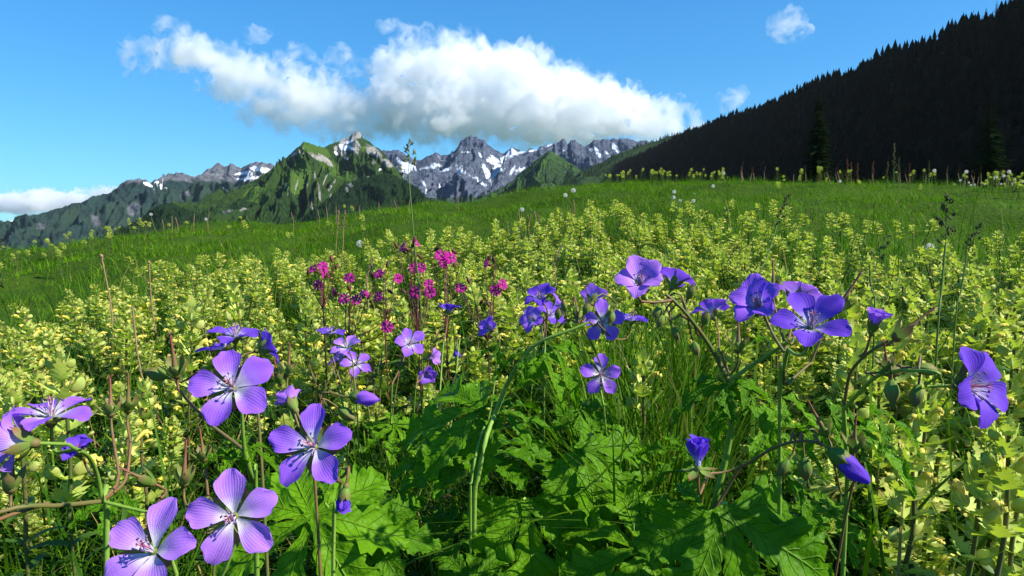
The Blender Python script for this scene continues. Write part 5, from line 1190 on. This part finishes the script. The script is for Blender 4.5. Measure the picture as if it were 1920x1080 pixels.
# ------------------------------------------------------------------ red campion
def campion_petal():
    t = np.linspace(0, 1, 8)[:, None]; u = np.linspace(-1, 1, 9)[None]
    hw = .0050 * (.18 + .82 * sstep(0, .65, t)); x = .0098 * t * (1 - .38 * (1 - np.abs(np.abs(u) - .5) * 2) * 0 - .36 * np.exp(-(u / .22) ** 2) * sstep(.35, 1, t) - .14 * (np.abs(u) - .5) ** 2 * 4 * t ** 3)
    V = np.stack([x + 0 * u, hw * u, .0009 * np.sin(3 * t) + .0010 * np.sin(4 * u + 1) * t - .0006 * np.abs(u)], -1).reshape(-1, 3)
    return V, grid_faces(8, 9), np.stack([np.broadcast_to(.25 + .7 * t, (8, 9)), np.broadcast_to(u * .6, (8, 9))], -1).reshape(-1, 2)
me_cp = PB().addm(campion_petal()).mesh('petal', mat_pink)
def ctube(): 
    z = np.linspace(0, 1, 8); return tube([(0, 0, -.013 + .0125 * q) for q in z], [.0012, .0030, .0034, .0030, .0022], 10)
me_cc = PB().addm(ctube()).mesh('flower', mat_darkred)
me_cb = PB().addm(blob((0, 0, .004), (.0024, .0024, .0055), None, 7, 10)).mesh('bud', mat_darkred)
me_cl = PB().addm(rleaf_geo(.045, .016, 9)).mesh('leaf', mat_rleaf)
def campion(label, d, heads, buds, seed, root):
    rs = np.random.RandomState(seed); P = at(root[0], root[1], d); e = plant_at('red_campion', label, 'flower', P, 'red campion plants'); B0 = e.location.copy()
    fork = at(root[0], root[1], d); st = stem(e, [B0, (B0 + fork) / 2 + Vector((.004, 0, 0)), fork], [.0016, .0012], mat_darkred)
    for k in range(4):
        q = .35 + .18 * k; o = link('leaf', me_cl, e); o.matrix_local = Matrix.Translation((fork - B0) * q) @ Matrix.Rotation(k * 2.2, 4, 'Z') @ Matrix.Rotation(-.5, 4, 'Y')
    for (px, py, fx, fy, fb) in heads:
        Q = at(px + rs.uniform(-9, 9), py + rs.uniform(-4, 14), d + rs.uniform(-.03, .03)); n = camdir((fx, fy, fb)); f = link('flower', me_cc, e); sz = rs.uniform(.66, .86)
        f.matrix_local = Matrix.Translation(-B0) @ frame(n, camdir((0, 1, 0)), Q) @ Matrix.Rotation(rs.rand() * 6, 4, 'Z') @ Matrix.Scale(sz, 4)
        for k in range(5):
            o = link('petal', me_cp, f); o.matrix_local = Matrix.Rotation(2 * math.pi * k / 5 + rs.uniform(-.1, .1), 4, 'Z') @ Matrix.Translation((.0014, 0, 0)) @ Matrix.Rotation(-rs.uniform(.0, .55), 4, 'Y')
        b = Q - n * .0135 * sz; stem(e, [b, b - n * .008, (b + fork) / 2 + Vector((0, 0, -.01)), fork], [.0007, .0010], mat_darkred, 6, name='flower_stalk')
    for (px, py) in buds:
        Q = at(px, py, d + rs.uniform(-.03, .03)); n = camdir((rs.uniform(-.6, .6), rs.uniform(.2, .9), rs.uniform(-.3, .5))); o = link('bud', me_cb, e); o.matrix_local = Matrix.Translation(-B0) @ frame(n, None, Q)
        stem(e, [Q, Q - n * .008, (Q + fork) / 2 + Vector((0, 0, -.006)), fork], [.0006, .0009], mat_darkred, 6, name='flower_stalk')
campion('leftmost magenta campion, rising from the yellow rattle with a dense head', .98, [(607, 490, .1, .5, .8), (584, 502, -.5, .4, .7), (616, 508, .6, .3, .6), (598, 522, -.1, -.1, .9)], [(622, 490), (578, 515), (630, 505), (610, 520)], 1, (606, 580))
campion('low magenta campion with four scattered flowers below the leftmost one', .98, [(656, 525, .1, .3, .9), (640, 549, -.2, .3, .9), (668, 562, .3, .0, .9), (628, 545, -.8, .3, .4), (678, 545, .4, .5, .6), (722, 610, .2, .2, .9)], [(600, 540), (655, 545), (690, 560), (725, 590)], 2, (655, 640))
campion('magenta campion with three flowers left of the tall grass stalk', 1.0, [(710, 505, -.2, .4, .8), (744, 526, .5, .2, .8), (702, 548, -.5, .2, .8)], [(725, 500), (735, 550), (698, 520)], 3, (722, 620))
campion('tallest magenta campion, its flowers strung up along the grass stalk', .95, [(768, 498, -.2, .4, .8), (788, 506, .2, .2, .9), (803, 520, .3, .2, .9), (806, 540, .2, -.1, .95), (750, 460, -.7, .5, .4), (778, 458, .6, .5, .4), (776, 549, -.2, .0, .95)], [(760, 475), (790, 485), (775, 455), (745, 465), (770, 540), (760, 550)], 4, (785, 640))
campion('bright magenta campion right of the tall grass stalk with two big flowers', .90, [(832, 468, -.1, .5, .85), (848, 480, .3, .4, .85), (842, 492, .0, .2, .95)], [(815, 470), (850, 500), (856, 475)], 5, (838, 640))
campion('rightmost magenta campion with small nodding flowers', 1.0, [(906, 492, -.7, .3, .5), (920, 534, .1, .1, .95), (938, 520, .6, .3, .7), (866, 532, -.2, .4, .8)], [(915, 486), (926, 492), (870, 545), (880, 530), (900, 570), (918, 575)], 6, (915, 640))

# ------------------------------------------------------------------ dandelion clocks and bare stalks
m = MT('seed_down'); m.bsdf((.80, .78, .72), .7, .1, None, .45); mat_down = m.m
mat_stalk = plant_mat('pink_stalk', (.26, .17, .09), (.36, .22, .14), .6, .2, .15); mat_gstalk = plant_mat('pale_stalk', (.18, .20, .06), (.28, .22, .10), .6, .2, .15)
def clock_mesh(seed, n=170, rad=.019):
    rs = np.random.RandomState(seed); i = np.arange(n) + .5; ph = np.arccos(1 - 2 * i / n); th = np.pi * (1 + 5 ** .5) * i; D_ = np.stack([np.cos(th) * np.sin(ph), np.sin(th) * np.sin(ph), np.cos(ph)], -1)
    keep = rs.rand(n) > .12; b = PB(); b.addm(blob((0, 0, 0), (.0034, .0034, .003)), mi=1)
    for d in D_[keep]:
        a = np.cross(d, [.3, .5, .81]); a /= np.linalg.norm(a); c = np.cross(d, a); p = d * rad * .72
        b.add([d * .003 - a * .00008, d * .003 + a * .00008, p + a * .00008, p - a * .00008], [[0, 1, 2, 3]])
        for k in range(6):
            q = k * math.pi / 3 + rs.rand(); w = (a * math.cos(q) + c * math.sin(q)); s_ = np.cross(w, d)
            b.add([p - s_ * .00012, p + s_ * .00012, p + w * rad * .27 + d * rad * .28 + s_ * .0003, p + w * rad * .27 + d * rad * .28 - s_ * .0003], [[0, 1, 2, 3]])
    return b.mesh('seed_head', [mat_down, mat_gstalk], False)
CLK = [clock_mesh(i) for i in range(3)]
def stalk(name, label, cat, group, top, base_shift, r, mat, head=None, headscale=1., hz=None):
    P = Vector(top); bx, by = P.x + base_shift[0], P.y + base_shift[1]; g = float(ground_h(bx, by)) - .005
    e = link(name, None, label=label, cat=cat, group=group); e.location = (bx, by, g); e.empty_display_size = .05
    rel = P - e.location; link('stalk', PB().addm(tube([(0, 0, 0), rel * .35 + Vector((random.uniform(-.05, .05), 0, 0)) * rel.length, rel * .7 + Vector((random.uniform(-.06, .06), 0, 0)) * rel.length, rel], [r * .85, r * .6], 6, 12)).mesh('stalk', mat), e)
    if head: o = link('seed_head', head, e); o.location = rel; o.scale = (headscale,) * 3; o.rotation_euler = (random.random() * .5, random.random() * .5, random.random() * 6)
    return e
random.seed(4)
CLOCKS = [(1742, 464, 21, 'largest dandelion clock, by the dark grass head on the right'), (675, 457, 17, 'faint dandelion clock just above the leftmost magenta campions'), (1075, 357, 11, 'higher of a pair of dandelion clocks on the crest right of the snowy range'), (1060, 366, 10, 'lower of a pair of dandelion clocks on the crest right of the snowy range'),
    (979, 393, 10, 'dandelion clock above the bunch of bare pink stalks'), (991, 402, 9, 'dandelion clock right inside the bunch of bare pink stalks'), (887, 408, 8, 'dandelion clock alone on the grass right of the tall grass stalk'), (866, 414, 7, 'small dandelion clock beside another right of the tall grass stalk'), (770, 422, 9, 'dandelion clock right at the tall grass stalk'), (1230, 426, 13, 'dandelion clock low among the yellow rattle spikes right of the middle'),
    (1264, 360, 9, 'dandelion clock under the single red sorrel spike'), (1337, 349, 8, 'dandelion clock on the pasture right of the bunch of clocks'), (1575, 340, 7, 'dandelion clock right of the red sorrel on the crest'), (1560, 356, 7, 'dandelion clock just below the red sorrel clump'), (1652, 361, 7, 'dandelion clock below the tallest green sorrel'), (1488, 382, 8, 'dandelion clock by the darker tussock on the right'), (1235, 386, 9, 'lone clock at the left of the bunch of dandelion clocks'),
    (1752, 320, 8, 'first dandelion clock right of the tallest sorrel, against the dark hill'), (1812, 322, 8, 'dandelion clock below the broad spruce against the dark hill'), (1867, 332, 7, 'dandelion clock at the far right, lowest of the trio'), (1882, 330, 7, 'dandelion clock at the far right, middle of the trio'), (1892, 322, 8, 'dandelion clock at the far right, highest of the trio'), (1357, 325, 7, 'dandelion clock on the crest beside the crest rattles'), (1865, 384, 7, 'dandelion clock on the pasture above the dark grass head'), (283, 402, 7, 'dandelion clock on the skyline in front of the small wooded hill'), (386, 411, 7, 'dandelion clock on the skyline below the green mountain')]
for k, (px, py, dia, lab) in enumerate(CLOCKS):
    d = .040 * FX / dia; d = min(d, 9.3 if px > 900 else 7.2); stalk('dandelion_clock', lab, 'dandelion', 'dandelion clocks', at(px, py, d), (random.uniform(-.04, .04), random.uniform(0, .08)), .0017 * (1 + .12 * d), mat_gstalk, CLK[k % 3], dia * d / FX / .048)
for k in range(16):
    px, py = 1235 + 85 * random.random(), 362 + 28 * random.random(); d = 5.8 + random.random()
    stalk('dandelion_clock', 'dandelion clock in the bunch of clocks on the pasture above the rattle patch', 'dandelion', 'bunch of dandelion clocks', at(px, py, d), (random.uniform(-.04, .04), .05), .0026, mat_gstalk, CLK[k % 3], random.uniform(.65, .9))
for k in range(14):
    px, py = 1780 + 140 * random.random(), 335 + 14 * random.random(); d = 8.6 + random.random()
    stalk('dandelion_clock', 'tiny white dandelion clock in the row along the crest at the far right', 'dandelion', 'dandelion clocks along the crest', at(px, py, d), (0, .05), .003, mat_gstalk, CLK[k % 3], random.uniform(.6, .85))
me_knob = PB().addm(blob((0, 0, 0), (.0036, .0036, .0044))).addm(tube([(0, 0, -.003), (.003, 0, -.008)], [.002, .0006], 6, 4)).addm(tube([(0, 0, -.003), (-.003, .001, -.008)], [.002, .0006], 6, 4)).mesh('seed_head', mat_stalk)
stalk('bare_dandelion_stalk', 'bare reddish dandelion stalk, left one of two at the left edge of the flower patch', 'stalk', 'bare pink stalks on the left', at(190, 480, 1.35), (-.02, .02), .0022, mat_stalk, me_knob)
stalk('bare_dandelion_stalk', 'bare reddish dandelion stalk, right one of two at the left edge of the flower patch', 'stalk', 'bare pink stalks on the left', at(279, 492, 1.45), (.01, .02), .0022, mat_stalk, me_knob)
stalk('bare_dandelion_stalk', 'slanting pink stalk leaning left among the rattle on the left', 'stalk', 'bare pink stalks on the left', at(248, 573, .98), (.075, -.01), .0020, mat_stalk)
for k, (px, py, d) in enumerate([(972, 392, 3.7), (983, 408, 3.6), (995, 404, 3.8), (1002, 396, 3.9), (1008, 398, 3.8), (1012, 402, 3.7), (952, 415, 3.5), (1035, 397, 3.9), (1042, 405, 3.8), (1050, 388, 4.0), (1058, 400, 3.8), (988, 396, 3.9), (1030, 412, 3.6), (1075, 375, 4.3), (1070, 390, 4.1)]):
    stalk('bare_dandelion_stalk', 'thin bare pink stalk in the bunch behind the middle of the rattle patch', 'stalk', 'bunch of bare pink stalks', at(px, py, d), (random.uniform(-.02, .02), .03), .0042, mat_stalk)

# ------------------------------------------------------------------ flowering grasses and sorrel
mat_ghead = plant_mat('grass_head', (.13, .17, .04), (.24, .24, .07), .6, .2, .3); mat_gdark = plant_mat('dark_grass_head', (.045, .06, .022), (.09, .10, .035), .6, .2, .25); mat_plant = plant_mat('plantain_head', (.20, .12, .09), (.34, .20, .15), .6, .2, .1)
mat_sorrel = plant_mat('sorrel_head', (.20, .050, .030), (.32, .12, .06), .6, .2, .25); mat_sorrelg = plant_mat('green_sorrel_head', (.10, .16, .04), (.22, .16, .06), .6, .2, .25)
def head_geo(L, seed, clumps=14, side=.2, drop=0., size=1., droopy=.3):
    """a flowering head: short branches carrying bunches of small pointed spikelets"""
    rs = np.random.RandomState(seed); b = PB(); b.addm(tube([(0, 0, 0), (0.02 * L, 0, L * .6), (.03 * L, 0, L)], [.006 * L, .003 * L], 5, 6))
    for k in range(clumps):
        t = k / clumps; z = L * (t ** .9); a = rs.rand() * 6.28; Lb = side * L * (1 - t) ** .8 * rs.uniform(.5, 1.1)
        e = np.array([math.cos(a) * Lb + .03 * L * t, math.sin(a) * Lb, z + Lb * rs.uniform(.2, .7)]); b.addm(tube([(0.03 * L * t, 0, z), e], [.004 * L, .003 * L], 4, 3))
        for q in range(5):
            c = e + rs.normal(size=3) * L * .022 * size; v = np.array([math.cos(a) * .4 + rs.normal() * .4, math.sin(a) * .4 + rs.normal() * .4, 1 - droopy]); v /= np.linalg.norm(v)
            b.addm(blob(c, (.017 * L * size, .012 * L * size, .050 * L * size), frame(v), 5, 5))
    return b
def grass_stalk(label, tip, headlen, root, r, mat_h, mat_s, seed, lean=(0, 0, 1), **kw):
    P = at(*tip); n = camdir((lean[0], 1, 0)); base = P - n * headlen; Q = at(*root)
    srl = 'sorrel' in label; e = plant_at('sorrel_plant' if srl else 'plantain_plant' if 'plantain' in label else 'grass_stalk', label, 'sorrel' if srl else 'plantain' if 'plantain' in label else 'grass stalk', Q); e['kind'] = 'thing'; rel = base - e.location; Qr = Q - e.location
    link('stem', PB().addm(tube([(0, 0, 0), Qr, (Qr + rel) / 2, rel], [r * 1.5, r], 6, 26)).mesh('stem', mat_s), e)
    o = link('seed_head', head_geo(headlen, seed, **kw).mesh('seed_head', mat_h), e); o.matrix_local = frame(n, None, rel)
    return e
mat_gst = plant_mat('grass_stem', (.07, .14, .02), (.13, .20, .035), .5, .3, .15)
e = grass_stalk('tall thin grass stalk with a clumpy green head rising above the skyline', (766, 260, .95), .050, (790, 610, .93), .0010, mat_ghead, mat_gst, 1, clumps=12, side=.26, size=1.25)
grass_stalk('dark flowering grass standing upright on the right above the yellow rattle', (1773, 362, .82), .060, (1757, 640, .80), .0011, mat_gdark, mat_gst, 2, clumps=18, side=.20, size=.95)
grass_stalk('nodding dark grass head left of the upright dark one', (1668, 440, .85), .045, (1640, 600, .83), .0009, mat_gdark, mat_gst, 3, lean=(.7, 0), clumps=10, side=.3)
grass_stalk('leaning dark grass head right of the upright dark one', (1838, 415, .85), .045, (1790, 620, .84), .0009, mat_gdark, mat_gst, 4, lean=(.4, 0), clumps=12, side=.2)
grass_stalk('slanting green grass head over the pasture near the darker tussock', (1478, 362, 1.5), .075, (1420, 540, 1.45), .0012, mat_gdark, mat_gst, 5, lean=(.35, 0), clumps=14, side=.12)
grass_stalk('short grass head among the leaves at the bottom right of the middle', (1258, 985, .50), .034, (1240, 1075, .50), .0009, mat_ghead, mat_gst, 6, clumps=14, side=.14)
grass_stalk('brown grass head poking up at the left edge', (3, 445, 1.2), .03, (-6, 560, 1.2), .0011, mat_gdark, mat_gst, 7, lean=(.3, 0), clumps=12, side=.08)
for k, (px, py, d, lab) in enumerate([(646, 394, 2.3, 'pinkish plantain spike standing above the leftmost campion'), (634, 393, 2.5, 'pinkish plantain spike, thinner and left of the other one'), (700, 480, 1.25, 'brown spike leaning over the rattle left of the tall grass stalk'), (1052, 458, 1.5, 'dry brown bent spike lying over the yellow rattle')]):
    grass_stalk(lab, (px, py, d), .045 * d / 2 + .01, (px - 4, py + 220 / d, d), .0012, mat_plant, mat_stalk, 20 + k, lean=(.05 + .3 * (k > 1), 0), clumps=16, side=.05, size=.9)
for k, (px, py, h, d, red, lab) in enumerate([(1534, 312, 32, 9.6, 1, 'red sorrel clump, brightest red on the crest'), (1546, 322, 24, 9.6, 1, 'short red sorrel spike leaning against the brightest clump'), (1588, 296, 42, 9.7, 1, 'tall reddish sorrel spike on the crest right of the brightest clump'), (1596, 303, 36, 9.7, 1, 'reddish brown sorrel spike close beside the tall reddish one'), (1608, 305, 34, 9.8, 1, 'thin brownish sorrel spike just right of the tall pair'),
        (1637, 302, 32, 9.8, 1, 'brown sorrel spike left of the tallest green sorrel'), (1676, 268, 60, 9.6, 0, 'tallest green sorrel on the crest against the dark hill'), (1664, 302, 40, 9.7, 0, 'green sorrel spike beside the tallest one'), (1685, 295, 44, 9.7, 0, 'small green sorrel spike right of the tallest one'), (1705, 306, 30, 9.6, 1, 'rust red sorrel spike right of the tallest green one'), (1266, 338, 26, 7.6, 1, 'single red sorrel spike on the pasture above the dandelion clocks'), (1400, 345, 20, 8.6, 1, 'low red sorrel spike on the pasture'), (1742, 300, 30, 9.6, 0, 'green grass spike right of the rust red sorrel'), (1776, 312, 26, 9.6, 0, 'short green sorrel at the right of the row on the crest')]):
    L = h / FX * d; grass_stalk(lab, (px, py, d), L * .8, (px, py + h + 6, d), .005, mat_sorrel if red else mat_sorrelg, mat_sorrel if red else mat_gst, 40 + k, clumps=16, side=.10, size=.55)
random.seed(77)
for k in range(30):
    px = random.uniform(1380, 1915); h = random.uniform(12, 30); d = 9.4 + random.random(); py = np.interp(px, CREST[:, 0], CREST[:, 1]) - h - 2; L = h / FX * d
    e = grass_stalk('thin rusty brown seed head in the row along the crest, seen against the dark hill', (px, py, d), L * .6, (px + random.uniform(-4, 4), py + h + 8, d), .0035, random.choice((mat_sorrel, mat_plant, mat_gdark)), mat_stalk, 80 + k % 5, lean=(random.uniform(-.2, .2), 0), clumps=10, side=.09, size=.5); e['group'] = 'rusty seed heads along the crest'
for k in range(14):
    px = random.uniform(260, 900); h = random.uniform(10, 24); d = 7.4 + random.random(); py = np.interp(px, CREST[:, 0], CREST[:, 1]) - h - 3; L = h / FX * d
    e = grass_stalk('thin brown seed head on the left crest, seen against the mountains', (px, py, d), L * .5, (px + random.uniform(-4, 4), py + h + 8, d), .0026, random.choice((mat_plant, mat_gdark)), mat_stalk, 90 + k % 5, lean=(random.uniform(-.2, .2), 0), clumps=8, side=.08, size=.5); e['group'] = 'brown seed heads on the left crest'
# ------------------------------------------------------------------ the air: thin even haze round camera and scene, clouds outside it
def haze_box(x, y0, y1, z0, z1, dens):
    V = [(-x, y0, z0), (x, y0, z0), (x, y1, z0), (-x, y1, z0), (-x, y0, z1), (x, y0, z1), (x, y1, z1), (-x, y1, z1)]
    F = [(3, 2, 1, 0), (4, 5, 6, 7), (0, 1, 5, 4), (1, 2, 6, 5), (2, 3, 7, 6), (3, 0, 4, 7)]
    m = MT('haze_air'); pv = m.add('ShaderNodeVolumePrincipled', {'Color': (.80, .90, 1, 1), 'Density': dens, 'Anisotropy': .3}); m.l.new(pv.outputs[0], m.out.inputs['Volume'])
    link('haze', mesh_np('haze', np.array(V, float), np.array(F), m.m, False), label='thin blue haze in the mountain air', cat='haze', kind='stuff')
haze_box(22000, -22000, 22000, -500, 1040, 0.9e-5)
